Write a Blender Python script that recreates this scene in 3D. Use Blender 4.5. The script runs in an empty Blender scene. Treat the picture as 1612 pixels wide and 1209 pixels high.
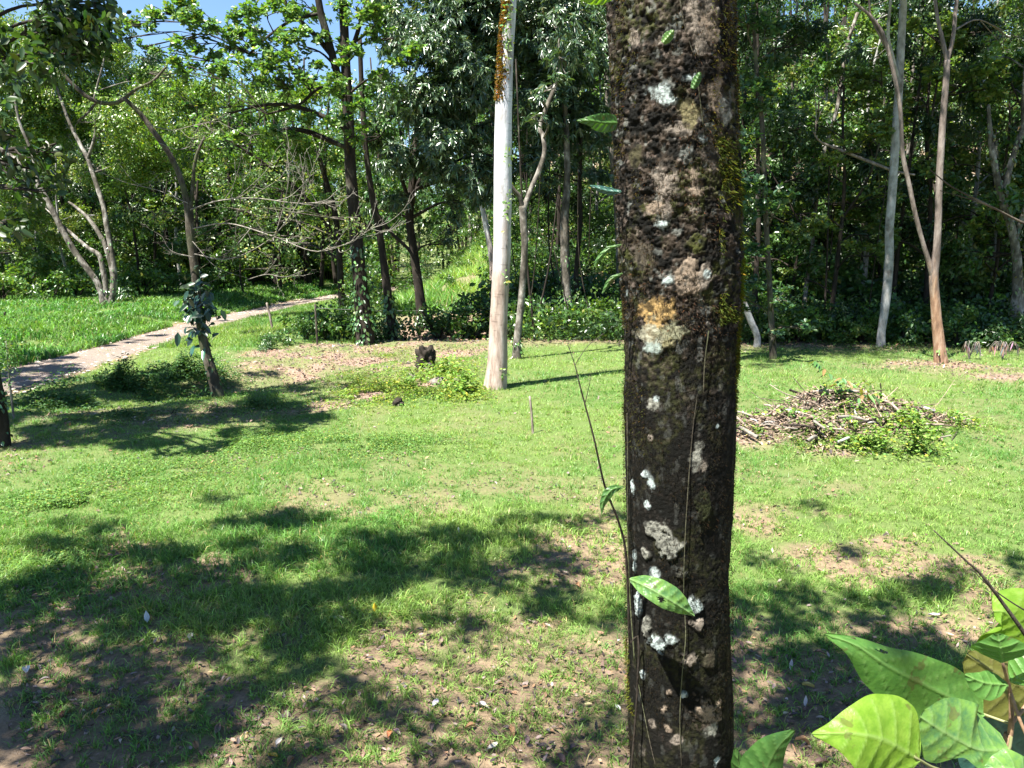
import bpy, math, random
import numpy as np
from mathutils import Vector, Matrix

SC = bpy.context.scene
COL = SC.collection
R = math.radians

# ------------------------------------------------------------------ camera, sky, sun, exposure
CAM_H = 3.3
PITCH = R(10.6)
FPX = 1195.0                      # focal length in pixels of the 1612 px wide photograph
cam = bpy.data.cameras.new('camera')
cam.sensor_fit = 'HORIZONTAL'; cam.sensor_width = 36.0
cam.lens = 36.0 * FPX / 1612.0
cam.clip_start = 0.05; cam.clip_end = 1500
co = bpy.data.objects.new('camera', cam); COL.objects.link(co)
co.location = (0, 0, CAM_H); co.rotation_euler = (math.pi/2 - PITCH, 0, 0)
SC.camera = co

SUN_EL = R(64)
SH_AZ = np.array([0.75, 0.66])                 # direction in which shadows fall on the ground
SH_AZ = SH_AZ/np.linalg.norm(SH_AZ)
TO_SUN = Vector((-SH_AZ[0]*math.cos(SUN_EL), -SH_AZ[1]*math.cos(SUN_EL), math.sin(SUN_EL)))
w = bpy.data.worlds.new('World'); SC.world = w; w.use_nodes = True
nt = w.node_tree; bg = nt.nodes['Background']
sky = nt.nodes.new('ShaderNodeTexSky'); sky.sky_type = 'NISHITA'; sky.sun_disc = False
sky.sun_elevation = SUN_EL
sky.sun_rotation = math.atan2(TO_SUN.x, TO_SUN.y)
sky.air_density = 1.0; sky.dust_density = 0.2; sky.ozone_density = 6.0
nt.links.new(sky.outputs[0], bg.inputs[0]); bg.inputs[1].default_value = 0.052
sl = bpy.data.lights.new('sun', 'SUN'); sl.energy = 5.0; sl.angle = R(0.53); sl.color = (1.0, 0.955, 0.87)
so = bpy.data.objects.new('sun', sl); COL.objects.link(so)
so.rotation_euler = TO_SUN.to_track_quat('Z', 'Y').to_euler(); so.location = (-20, -10, 40)
SC.view_settings.view_transform = 'Standard'; SC.view_settings.look = 'None'
SC.view_settings.exposure = 2.2; SC.view_settings.gamma = 1.0
cy = SC.cycles
cy.max_bounces = 6; cy.diffuse_bounces = 3; cy.glossy_bounces = 2; cy.transmission_bounces = 3; cy.transparent_max_bounces = 6
cy.sample_clamp_indirect = 4.0
cy.caustics_reflective = False; cy.caustics_refractive = False
cy.use_denoising = True

# ------------------------------------------------------------------ numpy noise
def _hash(ix, iy, iz, seed):
    h = (ix.astype(np.int64)*374761393 + iy.astype(np.int64)*668265263 + iz.astype(np.int64)*2147483647 + seed*974634777) & 0xffffffff
    h = ((h ^ (h >> 13))*1274126177) & 0xffffffff
    h = ((h ^ (h >> 16))*2246822519) & 0xffffffff
    return ((h ^ (h >> 15)) & 0xffffff)/float(0xffffff)
def vnoise(x, y, z=0.0, seed=0):
    x, y, z = np.broadcast_arrays(np.asarray(x, float), np.asarray(y, float), np.asarray(z, float))
    ix, iy, iz = np.floor(x), np.floor(y), np.floor(z)
    fx, fy, fz = x-ix, y-iy, z-iz
    fx, fy, fz = [f*f*(3-2*f) for f in (fx, fy, fz)]
    r = 0
    for dx in (0, 1):
        for dy in (0, 1):
            for dz in (0, 1):
                wgt = (fx if dx else 1-fx)*(fy if dy else 1-fy)*(fz if dz else 1-fz)
                r = r + wgt*_hash(ix+dx, iy+dy, iz+dz, seed)
    return r
def fbm(x, y, z=0.0, oct=4, seed=0, gain=0.5):
    a, s, t = 1.0, 0.0, 0.0
    for o in range(oct):
        k = 2.03**o
        s = s + a*vnoise(np.asarray(x)*k+o*17.3, np.asarray(y)*k+o*5.1, np.asarray(z)*k+o*9.7, seed+o); t += a; a *= gain
    return s/t
def sstep(a, b, x):
    t = np.clip((np.asarray(x, float)-a)/(b-a), 0, 1); return t*t*(3-2*t)

# ------------------------------------------------------------------ photograph pixel -> ray -> point at its real distance
CP, SP = math.cos(PITCH), math.sin(PITCH)
def ray(px, py):
    a = (px-806.0)/FPX; b = -(py-604.5)/FPX
    return np.array([a, CP + b*SP, -SP + b*CP])
def P(px, py, D):
    d = ray(px, py); t = D/d[1]
    return np.array([d[0]*t, D, CAM_H + d[2]*t])
def pxm(px, py, D, wpx):            # width in pixels -> metres there
    return wpx*(D/ray(px, py)[1])/FPX

# ------------------------------------------------------------------ terrain
ROAD = [(-12.6, 8), (-12.45, 19), (-12.75, 31), (-12.2, 40), (-10.4, 50), (-7.5, 60), (-2, 72)]
_ry = np.array([p[1] for p in ROAD], float); _rx = np.array([p[0] for p in ROAD], float)
def road_x(y): return np.interp(y, _ry, _rx)
def H(x, y):
    x = np.asarray(x, float); y = np.asarray(y, float)
    z = 0.10*(fbm(x*0.35, y*0.35, 0, 3, 5)-0.5)
    right = sstep(-7.5, -1.5, x - (y-35)*0.10)
    z = z + right*(sstep(31, 40, y)*1.9 + sstep(38, 80, y)*11.5)
    z = z + sstep(60, 130, y)*9.0*(1-right)
    z = z + 0.30*np.exp(-(((x+2.7)/2.1)**2 + ((y-19.3)/1.9)**2))       # weedy mound round the stump
    z = z + 0.35*np.exp(-(((x-5.7)/2.0)**2 + ((y-13.1)/1.0)**2))       # under the brush heap
    dx = x - road_x(y)
    z = z - 0.10*np.exp(-(dx/1.6)**2)*(y < 75)
    z = z + 0.35*sstep(1.5, 3.5, -dx)*(1-sstep(60, 90, y))
    z = z - 0.28*np.exp(-((x+6.6 - (y-18)*1.0)/1.6)**2)*sstep(14, 17, y)*(1-sstep(21, 25, y))*sstep(-12, -9, x)
    z = z - 0.5*np.exp(-((y-27.6)/1.1)**2)*sstep(-8, -5.5, x)*(1-sstep(4, 7, x))
    return z
def G(px, py):
    d = ray(px, py); z = 0.0
    for _ in range(12):
        t = (z-CAM_H)/d[2]; x, y = d[0]*t, d[1]*t
        z = 0.5*z + 0.5*float(H(x, y))
    return np.array([x, y, float(H(x, y))])
def blob(px, py, rx, ry):
    g = G(px, py); return (g[0], g[1], rx*g[1]/FPX, ry*g[1]**2/(CAM_H*FPX))
def blobmask(x, y, blobs, warp=0.6, seed=3, soft=0.45):
    m = np.zeros(np.shape(x))
    n = (fbm(x*1.3, y*1.3, 0, 4, seed)-0.5)*2*warp
    n2 = (fbm(x*5.0, y*5.0, 0, 3, seed+9)-0.5)*warp
    for (bx, by, rx, ry) in blobs:
        d = np.sqrt(((x-bx)/rx)**2 + ((y-by)/ry)**2) + n + n2
        m = np.maximum(m, 1-sstep(1-soft, 1+soft, d))
    return m
SOIL = [blob(*b) for b in [(1290, 880, 75, 26), (1400, 855, 50, 14), (1440, 990, 110, 28), (1200, 1060, 190, 70), (1330, 1120, 260, 90),
        (760, 1120, 260, 80), (930, 1040, 120, 45), (1000, 1180, 200, 70), (600, 1190, 220, 45), (500, 1090, 90, 30), (290, 1090, 120, 30),
        (80, 1090, 130, 30), (60, 1180, 160, 40), (330, 1180, 160, 40), (880, 880, 50, 14), (820, 985, 70, 18), (80, 870, 45, 10),
        (1180, 820, 40, 22), (1350, 1190, 200, 60), (1540, 900, 40, 10)]]
LITTER = [blob(*b) for b in [(560, 572, 165, 34), (680, 548, 90, 12), (470, 560, 80, 20), (230, 655, 210, 26), (60, 690, 80, 30), (420, 600, 90, 20), (20, 740, 40, 25),
        (1480, 578, 110, 11), (1560, 590, 70, 12), (520, 640, 40, 10), (600, 620, 40, 10), (690, 600, 40, 8), (1300, 700, 60, 14), (1190, 690, 50, 14)]]
def soil_m(x, y):
    near = np.maximum(blobmask(x, y, SOIL), blobmask(x, y, [(-2.3, 36.2, 1.6, 1.2), (-4.6, 37.5, .9, 1.6), (-1.2, 38.5, 1.0, .8), (3.4, 38, 1.5, 1.0)])*.9)
    speck = sstep(0.51, 0.62, fbm(x*1.1, y*1.1, 0, 5, 44))*(0.75*(1-sstep(7.5, 11, y)) + 0.25*(1-sstep(12, 24, y)))
    m = np.maximum(near, speck)
    m = np.maximum(m*.9, .93*sstep(7.1, 5.5, y+1.6*(fbm(x*.9, y*.9, 0, 4, 47)-.5))*(.12+.88*sstep(.42, .54, fbm(x*2.0, y*2.0, 0, 4, 48))))
    rd = (1-.75*np.exp(-((x-road_x(y))/.28)**2)*sstep(.42, .55, fbm(x*.8, y*.6, 0, 3, 18)))*(1-sstep(1.0, 1.5, np.abs(x-road_x(y)) + 0.9*(fbm(x*1.1, y*1.1, 0, 3, 8)-0.5)))
    return np.maximum(m, rd)
def litter_m(x, y):
    m = blobmask(x, y, LITTER, seed=21)*(.45+.55*sstep(.42, .6, fbm(x*1.5, y*1.5, 0, 3, 23)))*(1-.45*sstep(-5.5, -6.5, x)*(y < 20))
    edge = sstep(22.3, 24.5, y + 1.6*(fbm(x*.5, y*.5, 0, 2, 2)-.5) - 1.6*sstep(5, 3, x))*sstep(-1.5, 0.5, x)*0.8
    und = sstep(24.5, 26.5, y)*sstep(-6, -4, x)*(.9-.5*sstep(31, 36, y))
    far = sstep(44, 50, y)*0.0
    lf = sstep(36, 40, y)*sstep(4, 7, -(x-road_x(y)))*0.15
    return np.maximum.reduce([m, edge, und, far, lf])

# ------------------------------------------------------------------ object helpers
def tag(o, label=None, cat=None, group=None, kind=None):
    if label: o['label'] = label
    if cat: o['category'] = cat
    if group: o['group'] = group
    if kind: o['kind'] = kind
    return o
def empty(name, loc, label=None, cat=None, group=None):
    o = bpy.data.objects.new(name, None); COL.objects.link(o); o.location = tuple(loc); o.empty_display_size = 0.2
    return tag(o, label, cat, group)
class MB:
    """collects vertices, quads/triangles and colours; build() links them as ONE mesh object"""
    def __init__(s): s.V = []; s.F = []; s.C = []; s.n = 0
    def add(s, V, F, C=None):
        V = np.asarray(V, np.float32).reshape(-1, 3)
        for f in (F if isinstance(F, list) else [F]):
            f = np.asarray(f, np.int32)
            if len(f): s.F.append(f + s.n)
        s.V.append(V)
        if C is None: C = np.ones((len(V), 3), np.float32)
        C = np.asarray(C, np.float32)
        if C.ndim == 1: C = np.tile(C, (len(V), 1))
        s.C.append(C); s.n += len(V)
    def mesh(s, name, mat, origin=(0, 0, 0), smooth=True):
        me = bpy.data.meshes.new(name)
        V = np.concatenate(s.V) - np.asarray(origin, np.float32)
        C = np.concatenate(s.C)
        me.vertices.add(len(V)); me.vertices.foreach_set('co', V.astype(np.float32).ravel())
        li = np.concatenate([f.ravel() for f in s.F]).astype(np.int32)
        tot = np.concatenate([np.full(len(f), f.shape[1], np.int32) for f in s.F])
        st = np.concatenate([[0], np.cumsum(tot)[:-1]]).astype(np.int32)
        me.loops.add(len(li)); me.loops.foreach_set('vertex_index', li)
        me.polygons.add(len(tot)); me.polygons.foreach_set('loop_start', st); me.polygons.foreach_set('loop_total', tot)
        me.update(calc_edges=True)
        me.polygons.foreach_set('use_smooth', np.full(len(tot), smooth, bool))
        at = me.color_attributes.new('Col', 'FLOAT_COLOR', 'POINT')
        cc = np.ones((len(V), 4), np.float32); cc[:, :3] = C
        at.data.foreach_set('color', cc.ravel())
        me.materials.append(mat)
        return me
    def build(s, name, mat, parent=None, origin=None, smooth=True):
        if origin is None: origin = tuple(parent.location) if parent is not None else (0, 0, 0)
        me = s.mesh(name, mat, origin, smooth)
        o = bpy.data.objects.new(name, me); COL.objects.link(o)
        if parent is not None: o.parent = parent
        else: o.location = origin
        return o
def copy_tree(o, parent=None):
    c = o.copy(); COL.objects.link(c)
    if parent is not None: c.parent = parent
    for ch in [x for x in list(COL.objects) if x.parent == o]: copy_tree(ch, c)
    return c
KIDS = {}
def dup(root, loc, rz=0.0, sc=1.0, label=None, group=None):
    r = root.copy(); COL.objects.link(r); r.location = tuple(loc); r.rotation_euler = (0, 0, rz)
    r.scale = (sc, sc, sc) if np.isscalar(sc) else sc
    if label: r['label'] = label
    if group: r['group'] = group
    for ch in list(root.children):
        c = ch.copy(); COL.objects.link(c); c.parent = r
    return r

# ------------------------------------------------------------------ materials
def newmat(name):
    m = bpy.data.materials.new(name); m.use_nodes = True; nt = m.node_tree
    return m, nt, nt.nodes['Principled BSDF'], nt.nodes['Material Output']
def N(nt, typ, **kw):
    n = nt.nodes.new(typ)
    for k, v in kw.items():
        if k in n.inputs: n.inputs[k].default_value = v
        else: setattr(n, k, v)
    return n
def mixc(nt, fac, a, b, blend='MIX'):
    n = nt.nodes.new('ShaderNodeMix'); n.data_type = 'RGBA'; n.blend_type = blend
    for s, v in ((n.inputs[0], fac), (n.inputs[6], a), (n.inputs[7], b)):
        if isinstance(v, (int, float)): s.default_value = v
        elif isinstance(v, tuple): s.default_value = (*v, 1) if len(v) == 3 else v
        else: nt.links.new(v, s)
    return n.outputs[2]
def noise(nt, scale, detail=4, rough=.55, vec=None, sc3=None):
    tc = nt.nodes.new('ShaderNodeTexCoord'); src = tc.outputs['Object']
    if sc3:
        mp = nt.nodes.new('ShaderNodeMapping'); mp.inputs['Scale'].default_value = sc3
        nt.links.new(src, mp.inputs[0]); src = mp.outputs[0]
    n = nt.nodes.new('ShaderNodeTexNoise'); n.inputs['Scale'].default_value = scale
    n.inputs['Detail'].default_value = detail; n.inputs['Roughness'].default_value = rough
    nt.links.new(src, n.inputs['Vector']); return n.outputs['Fac']
def ramp(nt, fac, stops):
    r = nt.nodes.new('ShaderNodeValToRGB'); e = r.color_ramp.elements
    while len(e) < len(stops): e.new(0.5)
    for i, (p, c) in enumerate(stops):
        e[i].position = p; e[i].color = (*c, 1) if len(c) == 3 else c
    nt.links.new(fac, r.inputs[0]); return r.outputs[0]
def leaf_mat(name, rough=0.33, trans=0.36, spec=0.5, tcol=(1.25, 1.35, 0.35)):
    m, nt, p, out = newmat(name)
    a = nt.nodes.new('ShaderNodeAttribute'); a.attribute_name = 'Col'
    nt.links.new(a.outputs['Color'], p.inputs['Base Color'])
    p.inputs['Roughness'].default_value = rough; p.inputs['Specular IOR Level'].default_value = spec
    t = nt.nodes.new('ShaderNodeBsdfTranslucent')
    tc = mixc(nt, 1.0, a.outputs['Color'], tcol, 'MULTIPLY')
    nt.links.new(tc, t.inputs['Color'])
    mx = nt.nodes.new('ShaderNodeMixShader'); mx.inputs[0].default_value = trans
    nt.links.new(p.outputs[0], mx.inputs[1]); nt.links.new(t.outputs[0], mx.inputs[2]); nt.links.new(mx.outputs[0], out.inputs[0])
    return m
def bark_mat(name, stops, scale=6, stretch=.3, bump=.6, rough=.85, stops2=None, f2=.5):
    m, nt, p, out = newmat(name)
    n = noise(nt, scale, 6, .62, sc3=(1, 1, stretch)); c = ramp(nt, n, stops)
    if stops2:
        n2 = noise(nt, scale*.28, 4, .6, sc3=(1, 1, .6)); c2 = ramp(nt, n2, [(f2-.05, (0, 0, 0)), (f2+.05, (1, 1, 1))])
        c = mixc(nt, c2, c, ramp(nt, n, stops2))
    a = nt.nodes.new('ShaderNodeAttribute'); a.attribute_name = 'Col'
    c = mixc(nt, 1.0, c, a.outputs['Color'], 'MULTIPLY')
    nt.links.new(c, p.inputs['Base Color']); p.inputs['Roughness'].default_value = rough
    p.inputs['Specular IOR Level'].default_value = .25
    nf = noise(nt, scale*3, 5, .65, sc3=(1, 1, stretch))
    b = nt.nodes.new('ShaderNodeBump'); b.inputs['Strength'].default_value = bump; b.inputs['Distance'].default_value = .03
    nt.links.new(nf, b.inputs['Height']); nt.links.new(b.outputs[0], p.inputs['Normal'])
    return m
M = {}
M['leaf'] = leaf_mat('leaf')
M['leaf_gloss'] = leaf_mat('glossy_leaf', .30, .22, .8, (1.2, 1.3, .35))
M['grass'] = leaf_mat('grass_blade', .42, .40, .4, (1.25, 1.35, .35))
M['weed'] = leaf_mat('weed_leaf', .6, .38, .25, (1.2, 1.3, .4))
M['moss'] = leaf_mat('moss', .8, .45, .1, (1.2, 1.15, .3))
M['dead_leaf'] = leaf_mat('dead_leaf', .55, .1, .4, (1.1, .9, .6))
M['dark_bark'] = bark_mat('dark_bark', [(.3, (.009, .007, .005)), (.55, (.024, .018, .013)), (.75, (.060, .050, .038))], 7, .35,
                          stops2=[(.4, (.03, .028, .018)), (.7, (.13, .125, .095))], f2=.64)
M['pale_bark'] = bark_mat('pale_bark', [(.36, (.05, .042, .034)), (.5, (.15, .135, .115)), (.68, (.36, .34, .31))], 6, .5,
                          stops2=[(.35, (.03, .026, .02)), (.7, (.13, .115, .09))], f2=.50)
M['grey_bark'] = bark_mat('grey_bark', [(.3, (.12, .115, .11)), (.5, (.27, .265, .25)), (.72, (.42, .42, .42))], 6, .6,
                          stops2=[(.35, (.07, .06, .05)), (.7, (.20, .18, .15))], f2=.6)
def red_bark():
    m = bark_mat('red_bark', [(.3, (.05, .04, .034)), (.5, (.13, .105, .09)), (.72, (.26, .225, .20))], 7, .25)
    nt = m.node_tree; p = nt.nodes['Principled BSDF']; src = p.inputs['Base Color'].links[0].from_socket
    tc = nt.nodes.new('ShaderNodeTexCoord'); sx = nt.nodes.new('ShaderNodeSeparateXYZ'); nt.links.new(tc.outputs['Object'], sx.inputs[0])
    ad = nt.nodes.new('ShaderNodeMath'); ad.operation = 'MULTIPLY_ADD'; nt.links.new(noise(nt, 4, 6, .65, sc3=(1.5, 1.5, .3)), ad.inputs[0]); ad.inputs[1].default_value = 4.5; nt.links.new(sx.outputs[2], ad.inputs[2])
    f = nt.nodes.new('ShaderNodeMapRange'); f.inputs[1].default_value = 4.0; f.inputs[2].default_value = 5.0; f.inputs[3].default_value = 1; f.inputs[4].default_value = 0; nt.links.new(ad.outputs[0], f.inputs[0])
    red = ramp(nt, noise(nt, 9, 6, .65, sc3=(1, 1, .2)), [(.3, (.085, .052, .036)), (.5, (.24, .145, .09)), (.72, (.36, .28, .21))])
    nt.links.new(mixc(nt, f.outputs[0], src, red), p.inputs['Base Color']); return m
M['red_bark'] = red_bark()
M['twig'] = bark_mat('twig_bark', [(.3, (.09, .08, .065)), (.6, (.22, .20, .17)), (.8, (.36, .34, .30))], 8, .5)
M['wood'] = bark_mat('dry_wood', [(.3, (.06, .045, .035)), (.5, (.20, .16, .13)), (.75, (.36, .31, .27))], 9, .3)

M['mossy_twig_bark'] = bark_mat('mossy_twig_bark', [(.3, (.016, .013, .009)), (.52, (.055, .046, .034)), (.7, (.14, .125, .10))], 8, .4, stops2=[(.3, (.03, .035, .012)), (.7, (.09, .10, .05))], f2=.55)
def white_bark():
    m, nt, p, out = newmat('white_bark')
    n = noise(nt, 5, 7, .6, sc3=(1, 1, .22))
    c = ramp(nt, n, [(.30, (.12, .10, .085)), (.40, (.33, .32, .32)), (.50, (.46, .46, .49)), (.70, (.60, .61, .63))])
    c = mixc(nt, ramp(nt, noise(nt, 2.2, 5, .7, sc3=(1, 1, .5)), [(.52, (0, 0, 0)), (.62, (.65, .65, .65))]), c, (.33, .38, .31))
    # brown, flaking bark towards the foot; its edge follows the trunk's own height
    tc = nt.nodes.new('ShaderNodeTexCoord'); sx = nt.nodes.new('ShaderNodeSeparateXYZ'); nt.links.new(tc.outputs['Object'], sx.inputs[0])
    nn = noise(nt, 3.2, 6, .65, sc3=(1.4, 1.4, .25))
    ad = nt.nodes.new('ShaderNodeMath'); ad.operation = 'MULTIPLY_ADD'; nt.links.new(nn, ad.inputs[0]); ad.inputs[1].default_value = 7.0; nt.links.new(sx.outputs[2], ad.inputs[2])
    f = nt.nodes.new('ShaderNodeMapRange'); f.inputs[1].default_value = 5.6; f.inputs[2].default_value = 8.0; f.inputs[3].default_value = 1; f.inputs[4].default_value = 0
    nt.links.new(ad.outputs[0], f.inputs[0])
    brown = ramp(nt, noise(nt, 9, 6, .65, sc3=(1, 1, .2)), [(.3, (.12, .08, .06)), (.5, (.30, .23, .19)), (.72, (.45, .38, .34))])
    c = mixc(nt, f.outputs[0], c, brown)
    a = nt.nodes.new('ShaderNodeAttribute'); a.attribute_name = 'Col'
    c = mixc(nt, 1.0, c, a.outputs['Color'], 'MULTIPLY')
    # thin cross-wise cracks
    nc = noise(nt, 4.0, 3, .5, sc3=(1, 1, 5)); cr = ramp(nt, nc, [(.30, (.45, .42, .4)), (.36, (1, 1, 1))])
    c = mixc(nt, .7, c, mixc(nt, 1.0, c, cr, 'MULTIPLY'))
    nt.links.new(c, p.inputs['Base Color']); p.inputs['Roughness'].default_value = .75
    b = nt.nodes.new('ShaderNodeBump'); b.inputs['Strength'].default_value = .5; b.inputs['Distance'].default_value = .02
    nt.links.new(noise(nt, 12, 6, .65, sc3=(1, 1, .35)), b.inputs['Height']); nt.links.new(b.outputs[0], p.inputs['Normal'])
    return m
M['white_bark'] = white_bark()

def ground_mat(name, base=None):
    m, nt, p, out = newmat(name)
    a = nt.nodes.new('ShaderNodeAttribute'); a.attribute_name = 'Col'
    s = nt.nodes.new('ShaderNodeSeparateColor'); nt.links.new(a.outputs['Color'], s.inputs[0])
    n1 = noise(nt, 9, 8, .68); n2 = noise(nt, 45, 5, .7); n3 = noise(nt, 1.3, 4, .6)
    n2b = noise(nt, 130, 4, .75); turf = ramp(nt, n2b, [(.3, (.030, .045, .012)), (.5, (.065, .10, .022)), (.68, (.13, .165, .045))])
    turf = mixc(nt, .35, turf, ramp(nt, n3, [(.35, (.055, .11, .022)), (.65, (.12, .15, .045))]))
    soil = ramp(nt, n1, [(.3, (.070, .048, .036)), (.48, (.150, .104, .072)), (.62, (.235, .165, .110)), (.8, (.32, .24, .17))])
    soil = mixc(nt, .4, soil, ramp(nt, n2, [(.35, (.06, .038, .025)), (.6, (.25, .17, .11))]))
    lit = ramp(nt, noise(nt, 22, 6, .75), [(.3, (.055, .035, .025)), (.47, (.16, .105, .075)), (.6, (.27, .19, .15)), (.75, (.36, .29, .25))])
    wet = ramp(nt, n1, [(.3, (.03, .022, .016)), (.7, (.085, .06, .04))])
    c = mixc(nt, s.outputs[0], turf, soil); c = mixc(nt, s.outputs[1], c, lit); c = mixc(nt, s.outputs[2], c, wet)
    nt.links.new(c, p.inputs['Base Color'])
    r = nt.nodes.new('ShaderNodeMapRange'); r.inputs[3].default_value = .9; r.inputs[4].default_value = .1
    nt.links.new(s.outputs[2], r.inputs[0]); nt.links.new(r.outputs[0], p.inputs['Roughness'])
    p.inputs['Specular IOR Level'].default_value = .3
    b = nt.nodes.new('ShaderNodeBump'); b.inputs['Strength'].default_value = .7; b.inputs['Distance'].default_value = .04
    nt.links.new(noise(nt, 14, 9, .7), b.inputs['Height']); nt.links.new(b.outputs[0], p.inputs['Normal'])
    return m
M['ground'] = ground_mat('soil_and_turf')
def path_mat():
    m, nt, p, out = newmat('gravelly_dirt')
    n1 = noise(nt, 3, 8, .7); n2 = noise(nt, 26, 6, .75)
    c = ramp(nt, n2, [(.3, (.13, .095, .075)), (.48, (.13, .108, .09)), (.58, (.20, .17, .145)), (.75, (.34, .305, .27))])
    c = mixc(nt, ramp(nt, n1, [(.45, (0, 0, 0)), (.65, (.7, .7, .7))]), c, ramp(nt, n2, [(.3, (.12, .075, .05)), (.6, (.30, .19, .14))]))
    nt.links.new(c, p.inputs['Base Color']); p.inputs['Roughness'].default_value = .92
    b = nt.nodes.new('ShaderNodeBump'); b.inputs['Strength'].default_value = .8; b.inputs['Distance'].default_value = .05
    nt.links.new(n2, b.inputs['Height']); nt.links.new(b.outputs[0], p.inputs['Normal'])
    return m
M['path'] = path_mat()

# ------------------------------------------------------------------ geometry generators
def catmull(pts, rad, sub):
    pts = np.asarray(pts, float); rad = np.asarray(rad, float)
    if len(pts) < 3 or sub == 1:
        t = np.linspace(0, len(pts)-1, (len(pts)-1)*sub+1); i = np.arange(len(pts))
        return np.stack([np.interp(t, i, pts[:, k]) for k in range(3)], 1), np.interp(t, i, rad)
    ex = np.vstack([2*pts[0]-pts[1], pts, 2*pts[-1]-pts[-2]]); out = []; ro = []
    for i in range(len(pts)-1):
        p0, p1, p2, p3 = ex[i:i+4]
        for k in range(sub):
            t = k/sub
            out.append(.5*((2*p1)+(-p0+p2)*t+(2*p0-5*p1+4*p2-p3)*t*t+(-p0+3*p1-3*p2+p3)*t**3)); ro.append(rad[i]*(1-t)+rad[i+1]*t)
    out.append(pts[-1]); ro.append(rad[-1])
    return np.array(out), np.array(ro)
def tube(mb, pts, rad, seg=10, sub=5, amp=0.0, seed=0, col=None, freq=2.0):
    c, r = catmull(pts, rad, sub); n = len(c)
    t = np.gradient(c, axis=0); t /= np.linalg.norm(t, axis=1)[:, None]+1e-9
    ref = np.array([1., 0, 0]) if abs(t[0][0]) < .8 else np.array([0, 1., 0])
    u = np.cross(t[0], ref); u /= np.linalg.norm(u); U = [u]
    for i in range(1, n):
        u = u - t[i]*np.dot(u, t[i]); u /= np.linalg.norm(u)+1e-9; U.append(u)
    U = np.array(U); W = np.cross(t, U)
    a = np.linspace(0, 2*np.pi, seg, endpoint=False)
    dirs = U[:, None]*np.cos(a)[None, :, None] + W[:, None]*np.sin(a)[None, :, None]
    rr = np.repeat(r[:, None], seg, 1)
    if amp > 0:
        q = c[:, None] + dirs*rr[..., None]
        rr = rr*(1 + amp*2*(fbm(q[..., 0]*freq*2, q[..., 1]*freq*2, q[..., 2]*freq*.7, 3, seed)-.5))
    V = (c[:, None] + dirs*rr[..., None]).reshape(-1, 3)
    i = np.arange(n-1)[:, None]*seg; j = np.arange(seg)[None]; jn = (j+1) % seg
    F = np.stack([i+j, i+jn, i+jn+seg, i+j+seg], -1).reshape(-1, 4)
    V = np.vstack([V, c[-1]+t[-1]*r[-1]*.5]); k = len(V)-1
    T = np.stack([np.arange(seg)+(n-1)*seg, (np.arange(seg)+1) % seg+(n-1)*seg, np.full(seg, k)], -1)
    mb.add(V, [F, T], col)
    return c, r
def unit(v): return v/(np.linalg.norm(v, axis=-1, keepdims=True)+1e-9)
def rnd_unit(rng, n):
    v = rng.normal(size=(n, 3)); return unit(v)
def leaf_blades(mb, base, d, nrm, L, Wd, bend, col, simple=False, ob=False):
    """one folded blade per row: base point, direction, normal, length, width"""
    n = len(base); L = np.broadcast_to(L, n)[:, None]; Wd = np.broadcast_to(Wd, n)[:, None]; bend = np.broadcast_to(bend, n)[:, None]
    side = unit(np.cross(d, nrm)); up = unit(np.cross(side, d))
    dn = np.array([[0, 0, -1.]])
    if simple:
        m = base + d*L*.5; tip = base + d*L + dn*L*bend*.5
        V = np.stack([base, m+side*Wd*.5+up*Wd*.12, tip, m-side*Wd*.5+up*Wd*.12], 1).reshape(-1, 3)
        k = np.arange(n)[:, None]*4
        mb.add(V, [np.hstack([k, k+1, k+2]), np.hstack([k, k+2, k+3])], np.repeat(col, 4, 0)); return
    w1, w2 = (.30, .50) if ob else (.48, .40)
    m1 = base + d*L*.33 + dn*L*bend*.10; m2 = base + d*L*.70 + dn*L*bend*.32; tip = base + d*L + dn*L*bend*.7
    f = up*Wd*.14
    V = np.stack([base, m1+side*Wd*w1+f, m2+side*Wd*w2+f, tip, m2-side*Wd*w2+f, m1-side*Wd*w1+f], 1).reshape(-1, 3)
    k = np.arange(n)[:, None]*6
    mb.add(V, [np.hstack([k, k+1, k+2, k+3]), np.hstack([k, k+3, k+4, k+5])], np.repeat(col, 6, 0))
def leafcols(rng, n, base, var=.22, yel=.08):
    c = np.tile(np.asarray(base, float), (n, 1)); v = np.exp(rng.normal(0, var, (n, 1))); c = c*v
    c[:, 0] *= np.exp(rng.normal(0, var*.5, n)); c[:, 2] *= np.exp(rng.normal(0, var*.5, n))
    y = rng.random(n) < yel; c[y, 0] *= 1.9; c[y, 1] *= 1.25
    return np.clip(c, 0, .8)
STY = {  # leaves per tuft, length, width, bend, spread, whether tufts point up, colour
 'mango': dict(m=13, L=.21, W=.05, bend=.7, offs=.03, up=.3, ob=False, col=(.068, .118, .060), yel=.03),
 'rosette': dict(m=10, L=.20, W=.10, bend=.15, offs=.02, up=.8, ob=True, col=(.10, .19, .055), yel=.10),
 'round': dict(m=10, L=.13, W=.075, bend=.25, offs=.22, up=.2, ob=False, col=(.085, .16, .03), yel=.10),
 'small': dict(m=14, L=.095, W=.048, bend=.2, offs=.24, up=.1, ob=False, col=(.105, .18, .035), yel=.12),
 'dark': dict(m=12, L=.13, W=.062, bend=.3, offs=.22, up=.1, ob=False, col=(.024, .052, .018), yel=.03),
 'big': dict(m=9, L=.17, W=.085, bend=.35, offs=.25, up=.2, ob=False, col=(.050, .11, .028), yel=.07),
}
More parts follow.
